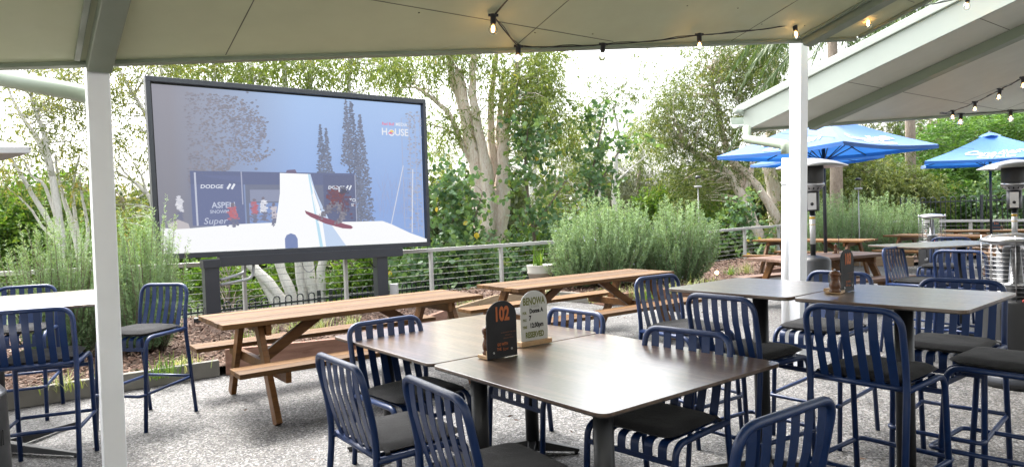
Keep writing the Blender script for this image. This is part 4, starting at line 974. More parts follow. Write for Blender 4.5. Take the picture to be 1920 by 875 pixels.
def cage_heater(x, y, label, H=1.21, r=.245, zc=.69, glass=True, loc_extra=0, top=True):
    e = empty('cabinet_heater', (x, y, 0), 0, label, 'patio heater', 'round cabinet gas heaters')
    m = MB(); m.lathe([(r * 1.04, 0), (r * 1.06, .03), (r * 1.06, .06), (r * 1.0, .085), (r, .09), (r * .97, zc - .02), (r * .95, zc), (.0, zc)], n=48); m.build('cabinet', 'dark_metal', e)
    m = MB(); m.lathe([(r * 1.065, .045), (r * 1.055, .075), (r * 1.01, .09)], n=48, cap=False); m.build('base_ring', 'conduit' if 0 else 'screen_frame', e)
    a0 = math.atan2(-y, -x); 
    for s in (-.42, .42):
        m = MB(); a = a0 + s; m.box((r * .975, -.003, .12), (r * 1.0 + .003, .003, zc - .06), Matrix.Rotation(a, 4, 'Z')); m.build('door_seam', 'black', e)
    m = MB(); 
    for k in range(8):
        a = a0 + .62 + k * .055; m.box((r * .98, -.004, zc * .60), (r * .98 + .006, .004, zc * .72), Matrix.Rotation(a, 4, 'Z'))
    m.build('vent_slots', 'black', e)
    m = MB(); m.box((r * .98, -.035, zc * .50), (r * .98 + .016, .02, zc * .55), Matrix.Rotation(a0 - .40, 4, 'Z')); m.lathe([(.009, 0), (.009, .03)], Matrix.Rotation(a0 - .36, 3, 'Z') @ Vector((r * .98 + .01, 0, zc * .525)), 10); m.build('latch', 'steel', e)
    if not top: 
        m = MB(); m.lathe([(r * .95, zc), (r * .8, zc + .05), (r * .45, zc + .08), (r * .40, zc + .30)], n=32, cap=False); m.build('shoulder', 'steel', e); return e
    m = MB(); rc = r * .92
    for k in range(14):
        z = zc + .04 + k * (H - zc - .08) / 13; m.tube([(rc * math.cos(a), rc * math.sin(a), z) for a in (2 * PI * q / 40 for q in range(40))], .0018, 5, True)
    for k in range(8):
        a = 2 * PI * k / 8 + a0; m.tube([(rc * math.cos(a), rc * math.sin(a), zc - .01), (rc * math.cos(a), rc * math.sin(a), H - .01)], .0035, 6)
    m.build('wire_guard', 'steel', e)
    m = MB(); m.lathe([(r * .52, zc + .09), (r * .52, H - .07)], n=40, cap=False); m.build('glass_tube', 'glass', e)
    m = MB(); m.lathe([(r * .30, zc), (r * .34, zc + .10), (r * .50, zc + .115), (r * .2, zc + .13), (r * .12, H - .10)], n=32); m.build('burner', 'steel', e)
    m = MB(); m.lathe([(r * .60, H - .085), (r * .98, H - .055), (r * .99, H - .045), (r * .7, H - .01), (.0, H + .005)], n=48); m.build('top_plate', 'steel', e)
    m = MB(); m.lathe([(.012, 0), (.012, .02)], Matrix.Rotation(a0 + .2, 3, 'Z') @ Vector((r * .96, 0, zc + .01)), 10, ax=Matrix.Rotation(a0 + .2, 4, 'Z') @ Matrix.Rotation(PI / 2, 4, 'Y')); m.build('ignition_button', 'red', e)
    return e
cage_heater(4.02, 5.47, 'large round cabinet heater with wire guard at the right edge behind the bar stool')
p = U(1749, 524, z=0); k = 13.0 / p.y; cage_heater(U(1749, 522, z=0).x, U(1749, 522, z=0).y, 'slim round cabinet heater with wire guard in front of the orange picnic table', H=1.24, r=.235, zc=.72)
p = U(-88, 860, y=3.5); cage_heater(p.x, p.y, 'dark cabinet heater barely showing at the bottom left corner', top=False, zc=.66)
# ------------------------------------------------------------------ string lights
def string_light(label, pts, bulbs, group, sag=.0, bs=1.0, lit=()):
    e = empty('string_lights', (0, 0, 0), 0, label, 'string lights', group)
    path = []
    for a, b in zip(pts, pts[1:]):
        L = (b - a).length
        for k in range(8): t = k / 8; path.append(a.lerp(b, t) - Vector((0, 0, sag * L * 4 * t * (1 - t))))
    path.append(pts[-1]); m = MB(); m.tube(path, .0045, 6)
    m.tube([p + Vector((.006, 0, .004 + .008 * math.sin(i * 1.3))) for i, p in enumerate(path)], .0028, 5); m.build('cable', 'black', e)
    for k, p in enumerate(bulbs):
        s = bs; rr = random.Random(k); tilt = Matrix.Translation(p) @ Matrix.Rotation(rr.uniform(-.12, .12), 4, 'X') @ Matrix.Rotation(rr.uniform(-.12, .12), 4, 'Y')
        def L_(prof, n=14): m = MB(); m.lathe([(r * s, z * s) for r, z in prof], (0, 0, 0), n); m.v = [tuple(tilt @ Vector(v)) for v in m.v]; return m
        m = L_([(.012, .012), (.020, .010), (.020, -.006), (.017, -.008), (.017, -.044), (.014, -.047)]); m2 = MB(); m2.box((-.03 * s, -.008 * s, -.004 * s), (.03 * s, .008 * s, .010 * s)); m2.v = [tuple(tilt @ Vector(v)) for v in m2.v]; m.add(m2.v, m2.f, False)
        so_ = m.build('socket', 'black', e)
        bu = L_([(.013, -.046), (.018, -.056), (.026, -.074), (.026, -.088), (.018, -.104), (.006, -.109), (0, -.110)], 18).build('bulb', 'bulb', e)
        if lit == 'all' or k in lit: L_([(.003, -.054), (.008, -.060), (.0115, -.078), (.009, -.092), (.002, -.098)], 8).build('filament', 'filament', bu)
    return e
off = -.03
b1, b2 = S(925, 30, off), S(972, 88, off); bb = [b1, b2] + [U(u, v, y=y) for u, v, y in ((1131, 84, 4.95), (1311, 66, 5.15), (1490, 46, 5.5), (1629, 26, 5.7), (1815, -6, 6.0))]
start = S(900, -4, -.03) + UPS * 1.5
GS = 'festoon string lights under the patio roofs'
string_light('festoon string with seven bulbs under the nearest patio roof', [start, b1, b2] + bb[2:] + [U(2050, -60, y=6.3)], bb, GS, .012, 1.05, lit=(0, 1, 3, 4, 5, 6))
fb = [U(u, v, y=y) for u, v, y in ((1787, 208, 8.2), (1828, 192, 7.4), (1875, 168, 6.8), (1918, 146, 6.4))]
string_light('festoon string rising to the right under the far patio roof', [S(1762, 212, -.02)] + fb + [U(1990, 100, y=6.0)], fb, GS, .01, .95, lit='all')
fb = [U(u, v, y=y) for u, v, y in ((1802, 214, 8.6), (1895, 208, 8.6))]
string_light('short level festoon string below the far roof edge', [S(1762, 213, -.02)] + fb + [U(1990, 200, y=8.6)], fb, GS, .006, 1.25, lit='all')
# ------------------------------------------------------------------ cable rail fence
GF_ = 'cable balustrades along the garden bed'
def cable_fence(P, label, posts, H=.95, rail_w=.10, base=-.25, lite=True):
    e = empty('cable_fence', (0, 0, 0), 0, label, 'fence', GF_)
    m = MB()
    for a, b in zip(P, P[1:]): m.beam(a, b, rail_w, .065, ext=.0)
    m.build('top_rail', 'galv', e, .004)
    for p in posts:
        m = MB(); d = Vector((p.x, p.y, 0)); m.box((-.025, -.04, base), (.025, .04, p.z - .034), Matrix.Translation(d) @ Matrix.Rotation(A37, 4, 'Z')); m.build('post', 'galv', e, .003)
    for k in range(7):
        m = MB(); dz = -.13 - k * .105
        for a, b in zip(P, P[1:]): m.tube([a + Vector((0, 0, dz)), b + Vector((0, 0, dz))], .0045, 5)
        m.build('cable', 'galv', e)
    return e
def on_line(u, P):
    r = _r2 * ((u - 960) / F_PX) + _fw
    for a, b in zip(P, P[1:]):
        # intersect in plan
        dx_, dy_ = b.x - a.x, b.y - a.y; den = r.x * dy_ - r.y * dx_
        if abs(den) < 1e-9: continue
        t = (a.x * dy_ - a.y * dx_) / den; q = Vector((r.x * t, r.y * t)); s = ((q.x - a.x) * dx_ + (q.y - a.y) * dy_) / (dx_ ** 2 + dy_ ** 2)
        if 0 <= s <= 1 and t > 0: return a.lerp(b, s)
    return None
cable_fence(fence_line, 'long cable balustrade with pale top rail running behind the big screen and rosemary', [p for p in (on_line(u, fence_line) for u in (-140, 90, 262, 454, 645, 806, 938, 1060, 1210, 1330, 1396, 1460)) if p])
P2 = [U(1485, 421, y=20.3), U(1536, 421, y=20.1), U(1700, 415, y=19.4), U(1920, 413, y=18.4), U(2100, 411, y=17.8)]
cable_fence(P2, 'cable balustrade with white rail behind the farthest picnic tables on the right', [p for p in (on_line(u, P2) for u in (1500, 1620, 1728, 1820, 1925, 2010)) if p])
def loop_fence(P, label, H, spacing=.11, base=None):
    e = empty('loop_top_fence', (0, 0, 0), 0, label, 'fence', 'black loop top pool fences')
    for ai, (a, b) in enumerate(zip(P, P[1:])):
        L = Vector((b.x - a.x, b.y - a.y, 0)).length; n = int(L / spacing); d = (b - a) / L; 
        m = MB()
        for k in range(0, n - 1, 2):
            p = a + d * (k * spacing); q = a + d * ((k + 1) * spacing); r_ = spacing / 2; c = (p + q) / 2; dd = Vector((d.x, d.y, 0)).normalized()
            m.tube([Vector((p.x, p.y, p.z - H))] + [c + dd * (-r_ * math.cos(t * PI / 6)) + Vector((0, 0, r_ * math.sin(t * PI / 6) - r_)) for t in range(7)] + [Vector((q.x, q.y, q.z - H))], .014, 4)
        m.build('loop_bars', 'fence_black', e)
        m = MB(); m.beam(a - Vector((0, 0, .14)), b - Vector((0, 0, .14)), .03, .035); m.beam(a - Vector((0, 0, H - .08)), b - Vector((0, 0, H - .08)), .03, .035); m.build('rail', 'fence_black', e)
        for k in range(int(L / 2.4) + 1):
            p = a + d * (k * 2.4); m = MB(); m.box((p.x - .03, p.y - .03, p.z - H - .2), (p.x + .03, p.y + .03, p.z + .03)); m.build('post', 'fence_black', e)
    return e
loop_fence([U(200, 594, y=11.6), U(345, 574, y=12.1), U(620, 544, y=13.5), U(880, 520, y=15.3), U(1060, 503, y=17.2)], 'low black loop top fence down the bank behind the big screen legs', 1.0)
loop_fence([U(1690, 372, y=21.5), U(1840, 367, y=20.5), U(2060, 362, y=19.5)], 'tall black loop top fence beyond the farthest picnic tables', 1.7, .13)
# ------------------------------------------------------------------ small garden things
p = U(1013, 517, y=13.3)
e = empty('plant_pot', (p.x, p.y, .09), 0, 'round white plastic pot with strappy plant beside the middle rosemary', 'plant pot')
m = MB(); H_ = U(1013, 496, y=13.3).z - .09; m.lathe([(.19, 0), (.235, H_ - .17), (.25, H_ - .165), (.255, H_ - .15), (.245, H_ - .12), (.262, H_ - .01), (.262, H_), (.245, H_), (.235, H_ - .05), (.0, H_ - .06)], n=40); m.build('pot', 'pot', e)
rr = np.random.default_rng(8)
def blades(base, n, L, spread, mat, name, parent, w_=.012, droop=.5, seed=1, up=1.0):
    rg = np.random.default_rng(seed); V = []
    az = rg.random(n) * 2 * PI; ln = L * rg.uniform(.5, 1.1, n); b = np.array(base) + np.c_[rg.normal(0, spread, (n, 2)), np.zeros(n)]
    lean = rg.uniform(.1, 1., n) * droop
    segs = 4; prev = None; out = []
    side = np.c_[-np.sin(az), np.cos(az), np.zeros(n)]; dirh = np.c_[np.cos(az), np.sin(az), np.zeros(n)]
    for k in range(segs):
        def pt(t): 
            return b + dirh * (ln * lean * t ** 1.4)[:, None] + np.c_[np.zeros((n, 2)), ln * up * (t - .75 * lean * t ** 2.4)]
        t0, t1 = k / segs, (k + 1) / segs; w0, w1 = w_ * (1 - t0 ** 2), w_ * (1 - t1 ** 2) * .98
        q = np.stack([pt(t0) - side * w0 / 2, pt(t0) + side * w0 / 2, pt(t1) + side * w1 / 2, pt(t1) - side * w1 / 2], 1); out.append(q)
    V = np.stack(out, 1).reshape(-1, 3); return mesh_np(name, V, 4, mat, parent, np.repeat(rg.random(n), segs))
blades((0, 0, H_ - .06), 22, .55, .05, 'leaf_bright', 'foliage', e, .03, .5, 3)
tuft_px = [(310, 705, .28), (500, 640, .34), (560, 632, .36), (600, 625, .36), (660, 618, .3), (455, 655, .3), (880, 575, .25), (1120, 566, .3), (1150, 560, .34), (1190, 556, .3), (1215, 560, .3), (1260, 549, .34), (1300, 545, .36), (1330, 538, .3), (1400, 512, .34), (1370, 516, .3), (1030, 558, .25), (1580, 500, .3), (1540, 505, .3), (120, 730, .22), (200, 712, .2), (350, 690, .2)]
tuft_lab = ['grass tuft at the foot of the rosemary by the left bar stool', 'pale grass tuft behind the first picnic table bench, leftmost of four', 'pale grass tuft behind the first picnic table bench, second of four', 'pale grass tuft behind the first picnic table bench, third of four', 'pale grass tuft behind the first picnic table bench, rightmost of four', 'green grass tuft near the left legs of the first picnic table', 'small grass tuft between the two nearest picnic tables', 'grass tuft under the second picnic table, leftmost there', 'grass tuft under the second picnic table, left of the spotlight row', 'grass tuft under the second picnic table near its right legs', 'green grass tuft behind the right legs of the second picnic table', 'grass tuft right of the second picnic table end', 'pale grass tuft below the lit garden spotlight', 'grass tuft right of the lit garden spotlight', 'grass tuft left of the picnic table bench by the white post', 'green grass tuft between the spotlights and the white post', 'small grass tuft behind the reserved sign', 'grass tuft below the orange picnic table behind the white post', 'grass tuft just right of the white post under the picnic tables', 'grass tuft behind the pedestal of the left bar table', 'small green grass tuft left of the left white post', 'grass tuft behind the stool right of the left white post']
for i, (u, v, L) in enumerate(tuft_px):
    p = U(u, v, z=.1); mt = 'grass' if i % 5 else 'leaf_bright'
    o = blades((0, 0, 0), 70, L, .07, mt, 'grass_tuft', None, .009, .9, 20 + i); o.location = p
    tag(o, tuft_lab[i], 'grass tuft', 'grass tufts along the garden edging')
def torch(u, vt, y, label):
    top = U(u, vt, y=y); e = empty('path_lamp', (top.x, top.y, .0), 0, label, 'garden lamp', 'slim path lamps in the garden'); z = top.z
    m = MB(); m.lathe([(.012, 0), (.012, z - .27)], n=8); m.build('pole', 'galv', e)
    m = MB(); m.lathe([(.02, z - .28), (.085, z - .27), (.085, z - .235), (.05, z - .23)], n=18); m.build('collar', 'galv', e)
    m = MB(); m.lathe([(.05, z - .23), (.062, z - .06)], n=18, cap=False); m.build('lamp_glass', 'glass', e)
    m = MB(); m.lathe([(.066, z - .06), (.062, z - .03), (.03, z)], n=18); m.build('cap', 'dark_metal', e)
torch(1308, 329, 15.5, 'slim garden lamp on a thin pole above the middle rosemary'); torch(1609, 333, 15.8, 'slim garden lamp on a thin pole behind the right rosemary')
def spot(u, v, label, face='lamp_glow'):
    p = U(u, v, z=.26); e = empty('garden_spotlight', (p.x, p.y, .09), 0, label, 'garden light', 'small garden spotlights in the mulch')
    m = MB(); m.lathe([(.008, 0), (.008, .13)], n=8); m.build('spike', 'black', e)
    dr = (Vector((0, 0, .17)) + Vector((-p.x, -p.y, 0)).normalized() * .02); R4 = Vector((-p.x, -p.y, .25 * p.length)).to_track_quat('Z', 'Y').to_matrix().to_4x4()
    m = MB(); m.lathe([(.025, -.05), (.04, -.02), (.042, .02)], dr, 16, ax=R4); m.build('housing', 'black', e)
    m = MB(); m.lathe([(.034, .022), (.034, .026)], dr, 16, ax=R4); m.build('lens', face, e)
spot(1292, 503, 'lit garden spotlight glowing at the foot of the middle rosemary'); spot(1344, 511, 'small garden spotlight at the right end of the middle rosemary'); spot(1267, 511, 'unlit garden spotlight with yellow face behind the bar stool', 'yellow'); spot(1141, 541, 'unlit black garden spotlight beneath the second picnic table', 'black')
e = empty('connector_box', (U(378, 605, z=.1).x, U(378, 605, z=.1).y, .09), .4, 'small dark cable connector box on the mulch by the left screen leg', 'junction box')
m = MB(); m.box((-.10, -.05, 0), (.06, .05, .09)); m.build('housing', 'dark_metal', e, .01); m = MB(); m.tube(fillet([(.02, 0, .06), (.03, .02, .22), (.10, .1, .25), (.18, .15, .02)], .05), .008, 6); m.build('cable', 'black', e)
# ------------------------------------------------------------------ rosemary
def rosemary(cx, cy, rx, ry, H, n, label, seed, nl=.03, nw=.0045, per=230, z0=.09, lean=.35, flowers=0):
    rg = np.random.default_rng(seed); e = empty('rosemary_bush', (cx, cy, z0), 0, label, 'rosemary bush', 'tall rosemary bushes in the garden bed')
    P, D, T = [], [], []; m = MB()
    for i in range(n):
        a = rg.random() * 2 * PI; q = math.sqrt(rg.random()); bx, by = rx * .45 * q * math.cos(a), ry * .45 * q * math.sin(a)
        h = H * rg.uniform(.45, 1.0) * (1 - .35 * q ** 2) * (1.12 if rg.random() < .06 else 1)
        tx, ty = rx * q * math.cos(a) + rg.normal(0, .06), ry * q * math.sin(a) + rg.normal(0, .06)
        p0 = np.array([bx, by, 0.]); p1 = np.array([tx * .9, ty * .9, h * .5]); p2 = np.array([tx + rg.normal(0, .05), ty + rg.normal(0, .05), h])
        k = int(per * h / H); t = np.sort(rg.random(k)) * .92 + .08; t = t[:, None]
        pos = p0 * (1 - t) ** 2 + p1 * 2 * t * (1 - t) + p2 * t * t; dr = unit(2 * (1 - t) * (p1 - p0) + 2 * t * (p2 - p1))
        az = rg.random(k) * 2 * PI; s1 = unit(np.cross(dr, [[.3, .1, 1.]])); s2 = np.cross(dr, s1)
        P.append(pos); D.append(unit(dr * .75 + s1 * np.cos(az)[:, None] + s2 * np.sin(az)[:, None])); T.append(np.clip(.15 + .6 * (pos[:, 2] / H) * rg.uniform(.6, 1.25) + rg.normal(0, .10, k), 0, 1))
        if i % 3 == 0: m.tube([Vector(p0), Vector(p0 * .25 + p1 * .5 + p2 * .25), Vector(p2)], [.009, .006, .002], 4)
    P = np.concatenate(P); D = np.concatenate(D); T = np.concatenate(T); N = len(P)
    S_ = unit(np.cross(D, rg.normal(0, 1, (N, 3)))); L = nl * rg.uniform(.7, 1.25, N)[:, None]
    V = np.stack([P, P + D * L * .5 + S_ * nw / 2, P + D * L, P + D * L * .5 - S_ * nw / 2], 1).reshape(-1, 3)
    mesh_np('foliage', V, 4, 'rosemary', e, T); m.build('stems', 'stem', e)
    if flowers:
        idx = rg.choice(N, flowers); p = P[idx] + D[idx] * nl; a = rg.normal(0, .012, (flowers, 3)); b = rg.normal(0, .012, (flowers, 3))
        mesh_np('flowers', np.stack([p - a, p - b, p + a, p + b], 1).reshape(-1, 3), 4, 'flower', e, rg.random(flowers))
    return e
def gp_(u, y, z=0): p = U(u, 400, y=y); return p.x, p.y
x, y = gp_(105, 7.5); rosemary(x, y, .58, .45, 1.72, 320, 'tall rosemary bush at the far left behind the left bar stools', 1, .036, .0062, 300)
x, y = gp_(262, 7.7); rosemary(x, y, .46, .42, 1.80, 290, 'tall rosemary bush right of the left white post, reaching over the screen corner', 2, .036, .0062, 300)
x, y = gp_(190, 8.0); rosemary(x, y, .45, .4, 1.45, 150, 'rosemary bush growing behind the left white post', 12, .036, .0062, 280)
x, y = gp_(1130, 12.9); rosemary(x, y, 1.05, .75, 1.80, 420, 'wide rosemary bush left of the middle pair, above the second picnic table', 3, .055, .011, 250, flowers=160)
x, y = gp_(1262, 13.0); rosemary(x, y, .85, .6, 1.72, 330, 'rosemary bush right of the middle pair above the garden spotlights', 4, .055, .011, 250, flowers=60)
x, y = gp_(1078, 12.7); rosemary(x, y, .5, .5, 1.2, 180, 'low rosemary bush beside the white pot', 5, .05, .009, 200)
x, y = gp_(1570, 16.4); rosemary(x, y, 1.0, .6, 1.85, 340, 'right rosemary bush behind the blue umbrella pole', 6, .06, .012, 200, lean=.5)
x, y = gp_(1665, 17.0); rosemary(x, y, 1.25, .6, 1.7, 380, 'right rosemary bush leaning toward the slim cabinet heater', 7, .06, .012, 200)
# ------------------------------------------------------------------ trees
def curve_pts(a, b, bow, n=6, rg=None):
    a, b = np.array(a, float), np.array(b, float); m_ = (a + b) / 2 + bow
    return [tuple(a * (1 - t) ** 2 + m_ * 2 * t * (1 - t) + b * t * t) for t in np.linspace(0, 1, n)]
def leaf_quads(P, D, L, W, rg, shape='lance'):
    N = len(P); S_ = unit(np.cross(D, rg.normal(0, 1, (N, 3)))); 
    if shape == 'round':
        Nn = unit(np.cross(D, S_)); a = .5
        pts = [P, P + D * (L * .22) + S_ * (W * .46), P + D * (L * .62) + S_ * (W * .5), P + D * L, P + D * (L * .62) - S_ * (W * .5), P + D * (L * .22) - S_ * (W * .46)]
        return np.stack(pts, 1).reshape(-1, 3), 6
    k = .38 if shape == 'lance' else .5
    return np.stack([P, P + D * (L * k) + S_ * (W * .5), P + D * L, P + D * (L * k) - S_ * (W * .5)], 1).reshape(-1, 3), 4
def sprays(centers, radii, rg, style):
    """hanging or spreading twigs with leaves round each clump centre"""
    P, D, Tn, tw = [], [], [], []
    for c, r in zip(centers, radii):
        nt_ = style['twigs']; tl = style['tl']; base = rg.random()
        for k in range(nt_):
            d0 = unit(rg.normal(0, 1, (1, 3)))[0]; s = c + d0 * r * rg.random() ** .5
            dd = d0 * style['out'] + np.array([0, 0, style['down']]) + rg.normal(0, .25, 3); dd /= np.linalg.norm(dd)
            n = style['n']; t = np.linspace(.1, 1, n)[:, None] * tl * rg.uniform(.6, 1.2)
            p = s + dd * t + np.array([0, 0, style['curl']]) * (t / tl) ** 2 * tl
            P.append(p); ld = unit(dd * .5 + np.array([0, 0, style['ldown']]) + rg.normal(0, style['jit'], (n, 3))); D.append(ld)
            Tn.append(np.clip(base * .5 + rg.random(n) * .5 + .02, 0, 1)); tw.append((s, s + dd * tl * .9))
    return np.concatenate(P), np.concatenate(D), np.concatenate(Tn), tw
STY = dict(
    gum=dict(twigs=12, tl=.36, out=.8, down=-.22, n=9, curl=-.25, ldown=-.55, jit=.55, L=.13, W=.030, shape='lance', mat='leaf_gum'),
    light=dict(twigs=12, tl=.38, out=.8, down=-.25, n=9, curl=-.28, ldown=-.6, jit=.5, L=.13, W=.030, shape='lance', mat='leaf_gum_light'),
    yellow=dict(twigs=9, tl=.34, out=.8, down=-.15, n=8, curl=-.25, ldown=-.5, jit=.6, L=.12, W=.026, shape='lance', mat='leaf_gum_yellow'),
    round=dict(twigs=7, tl=.45, out=.8, down=.05, n=6, curl=-.1, ldown=-.15, jit=.7, L=.125, W=.115, shape='round', mat='leaf_round'),
    bright=dict(twigs=9, tl=.35, out=.9, down=.1, n=8, curl=-.05, ldown=.0, jit=.8, L=.10, W=.055, shape='lance', mat='leaf_bright'),
    dark=dict(twigs=10, tl=.6, out=.8, down=0, n=9, curl=-.2, ldown=-.3, jit=.7, L=.17, W=.075, shape='lance', mat='leaf_dark'),
    needle=dict(twigs=14, tl=.7, out=.5, down=-.1, n=9, curl=-.25, ldown=-.7, jit=.4, L=.30, W=.010, shape='lance', mat='leaf_needle'),
    feather=dict(twigs=12, tl=.55, out=1, down=.05, n=16, curl=-.12, ldown=-.05, jit=.55, L=.12, W=.035, shape='lance', mat='leaf_feather'),
)
def tree(label, base, stems, crowns, style, bark, seed, cat='tree', name='tree', group=None, twig=True, clump_r=.30, den=1., flat=False, z0=None, sparse_branch=2, lf=1.0, twigs=None, rk=1.0):
    """stems: list of [(u, v, y, radius), ...] lines; crowns: (u, v, y, ru, rv, rdepth, clumps)"""
    rg = np.random.default_rng(seed); st = dict(STY[style]); st['L'] *= lf; st['W'] *= lf
    if twigs: st['twigs'] = twigs
    b = U(base[0], base[1], y=base[2]); gz = terrain_h(b.x, b.y) if z0 is None else z0; B = Vector((b.x, b.y, gz))
    e = empty(name, B, 0, label, cat, group); pts_all = []
    for si, s in enumerate(stems):
        pts = [U(u, v, y=y) - B for u, v, y, r in s]; rs = [r * rk for *_, r in s]
        # smooth and roughen
        fine, fr = [], []
        for i in range(len(pts) - 1):
            for k in range(4):
                t = k / 4; a = pts[max(0, i - 1)]; p, q = pts[i], pts[i + 1]; c = pts[min(len(pts) - 1, i + 2)]
                x = .5 * ((2 * p) + (-a + q) * t + (2 * a - 5 * p + 4 * q - c) * t * t + (-a + 3 * p - 3 * q + c) * t ** 3)
                rr_ = rs[i] * (1 - t) + rs[i + 1] * t; fine.append(x + Vector(rg.normal(0, rr_ * .13, 3))); fr.append(rr_ * rg.uniform(.93, 1.08))
        fine.append(pts[-1]); fr.append(rs[-1]); m = MB(); n = 10 if max(fr) > .12 else 7; m.tube(fine, fr, n)
        if max(fr) > .1:   # uneven, fluted trunk
            for q in range(len(m.v)):
                v = Vector(m.v[q]); i = q // n; c = fine[min(i, len(fine) - 1)]; k = q % n
                m.v[q] = tuple(c + (v - c) * (1 + .16 * math.sin(k * 2.1 + i * .35 + seed) + .07 * math.sin(k * 4.3 - i * .9)))
        m.build('trunk' if si == 0 else 'limb', bark, e); pts_all += [(np.array(p), r) for p, r in zip(fine, fr)]
    cen, rad = [], []
    for (u, v, y, ru, rv, rd, nc) in crowns:
        c = np.array(U(u, v, y=y) - B); sx, sz = ru * y / F_PX, rv * y / F_PX; n = max(1, int(nc * den))
        q = unit(rg.normal(0, 1, (n, 3))) * (rg.random((n, 1)) ** .42)
        for p in c + q * np.array([sx, rd, sz]): cen.append(p); rad.append(clump_r * rg.uniform(.6, 1.4))
    if pts_all and twig:
        m = MB(); A = np.array([p for p, r in pts_all]); Rr_ = np.array([r for p, r in pts_all])
        for i in range(0, len(cen), sparse_branch):
            c = cen[i]; d = np.linalg.norm(A - c, axis=1) + (A[:, 2] > c[2] + .2) * 2.0 + rg.random(len(A)) * .5; k = int(np.argmin(d)); a = A[k]; L = np.linalg.norm(c - a)
            if L > 6: continue
            bow = rg.normal(0, .09 * L, 3) + np.array([0, 0, .12 * L]); r0 = min(Rr_[k] * .45, .010 * L + .010)
            m.tube([Vector(p) for p in curve_pts(a, c, bow, 6)], list(np.linspace(r0, .004, 6)), 4)
        if m.v: m.build('branches', bark, e)
    if cen:
        P, D, T, tw = sprays(cen, rad, rg, st)
        N = len(P); L = (st['L'] * rg.uniform(.65, 1.25, N))[:, None]; W_ = (st['W'] * rg.uniform(.7, 1.2, N))[:, None]
        if flat: D[:, 2] *= .3; D = unit(D)
        V, nv = leaf_quads(P, D, L, W_, rg, st['shape']); mesh_np('crown', V, nv, st['mat'], e, T)
    return e
# left white paperbarks
tree('slender white barked tree with many bare forking stems left of the left white post', (118, 560, 14.0),
     [[(122, 590, 14.0, .17), (112, 440, 14.0, .14), (98, 330, 14.0, .11), (75, 270, 14, .08), (30, 200, 14, .05), (10, 150, 14, .03)],
      [(98, 330, 14.0, .09), (80, 240, 13.9, .07), (62, 200, 13.9, .05), (50, 120, 13.9, .03)], [(118, 455, 14, .10), (70, 380, 13.8, .075), (35, 320, 13.7, .05), (18, 290, 13.7, .03)],
      [(112, 430, 14, .07), (85, 350, 14.1, .05), (60, 330, 14.1, .035), (45, 300, 14, .02)], [(120, 470, 14, .06), (80, 425, 14, .045), (52, 385, 13.9, .03), (0, 340, 13.8, .02)]],
     [(40, 215, 14, 75, 60, 1.6, 26), (110, 150, 14, 70, 45, 1.6, 22), (20, 320, 13.8, 50, 45, 1, 8), (150, 250, 14.6, 40, 70, 1, 14), (-30, 260, 14, 60, 90, 1, 14)], 'yellow', 'bark_white', 21, rk=.62, den=1.35, clump_r=.38)
tree('white barked tree with thin upright stems just behind the left white post', (150, 560, 14.8),
     [[(158, 590, 14.8, .13), (150, 480, 14.8, .11), (128, 400, 14.8, .08), (108, 330, 14.8, .05), (105, 290, 14.8, .03)], [(150, 470, 14.8, .08), (140, 400, 14.8, .06), (138, 340, 14.8, .04), (150, 290, 14.8, .03)],
      [(155, 500, 14.8, .07), (165, 430, 14.8, .06), (152, 360, 14.8, .04), (150, 330, 14.8, .03)], [(160, 520, 14.8, .08), (200, 400, 14.8, .07), (170, 210, 14.8, .06), (90, 120, 14.8, .03)]],
     [(150, 320, 14.8, 50, 50, 1, 10), (130, 180, 14.8, 80, 60, 1.5, 16), (190, 130, 15, 60, 40, 1, 12)], 'yellow', 'bark_white', 22, rk=.62, den=1.35, clump_r=.38)
tree('white tree with arching limbs between the left white post and the big screen', (280, 560, 15.5),
     [[(330, 600, 15.5, .15), (300, 440, 15.5, .12), (275, 362, 15.5, .07), (218, 322, 15.5, .035)], [(275, 362, 15.5, .06), (240, 330, 15.4, .04), (222, 305, 15.4, .025)], [(300, 440, 15.5, .09), (285, 250, 15.5, .08), (240, 160, 15.5, .06), (205, 100, 15.5, .04)],
      [(275, 362, 15.5, .05), (265, 330, 15.5, .035), (250, 305, 15.5, .02)]],
     [(245, 180, 15.5, 60, 55, 1.4, 20), (255, 290, 15.5, 40, 50, 1, 12), (240, 400, 15.5, 45, 50, 1, 14), (320, 120, 15.5, 70, 30, 1, 14), (230, 240, 15.5, 30, 30, 1, 8)], 'yellow', 'bark_white', 23, rk=.62, den=1.35, clump_r=.36)
# fan of trunks behind the screen
tree('many stemmed white paperbark fanning out behind the big screen', (545, 640, 17.0),
     [[(560, 640, 17, .22), (530, 560, 17, .20), (470, 500, 17, .19), (400, 430, 17, .16), (330, 300, 17, .12), (300, 120, 17, .07)], [(545, 640, 17, .18), (520, 570, 17, .17), (470, 480, 17.2, .14), (440, 380, 17.2, .1), (400, 120, 17.2, .05)],
      [(565, 640, 17, .2), (548, 560, 17, .19), (520, 490, 17.1, .17), (480, 380, 17.1, .13), (470, 110, 17.1, .06)], [(575, 640, 17, .22), (570, 560, 17, .2), (560, 480, 17, .18), (545, 300, 17, .13), (530, 80, 17, .07)],
      [(590, 640, 17, .24), (590, 560, 17, .22), (575, 480, 17, .2), (570, 300, 17, .14), (590, 60, 17, .08)], [(600, 640, 17, .18), (602, 560, 17, .16), (606, 480, 17, .15), (640, 300, 17, .11), (660, 80, 17, .06)]],
     [(330, 118, 17, 80, 26, 1.6, 26), (430, 122, 17, 70, 28, 1.6, 26), (530, 128, 17, 70, 34, 1.6, 26), (620, 130, 17, 60, 38, 1.6, 24), (700, 120, 17, 60, 46, 1.6, 26), (480, 60, 17, 200, 40, 2, 40)], 'light', 'bark_white', 24, rk=.62, den=1.25, clump_r=.38)
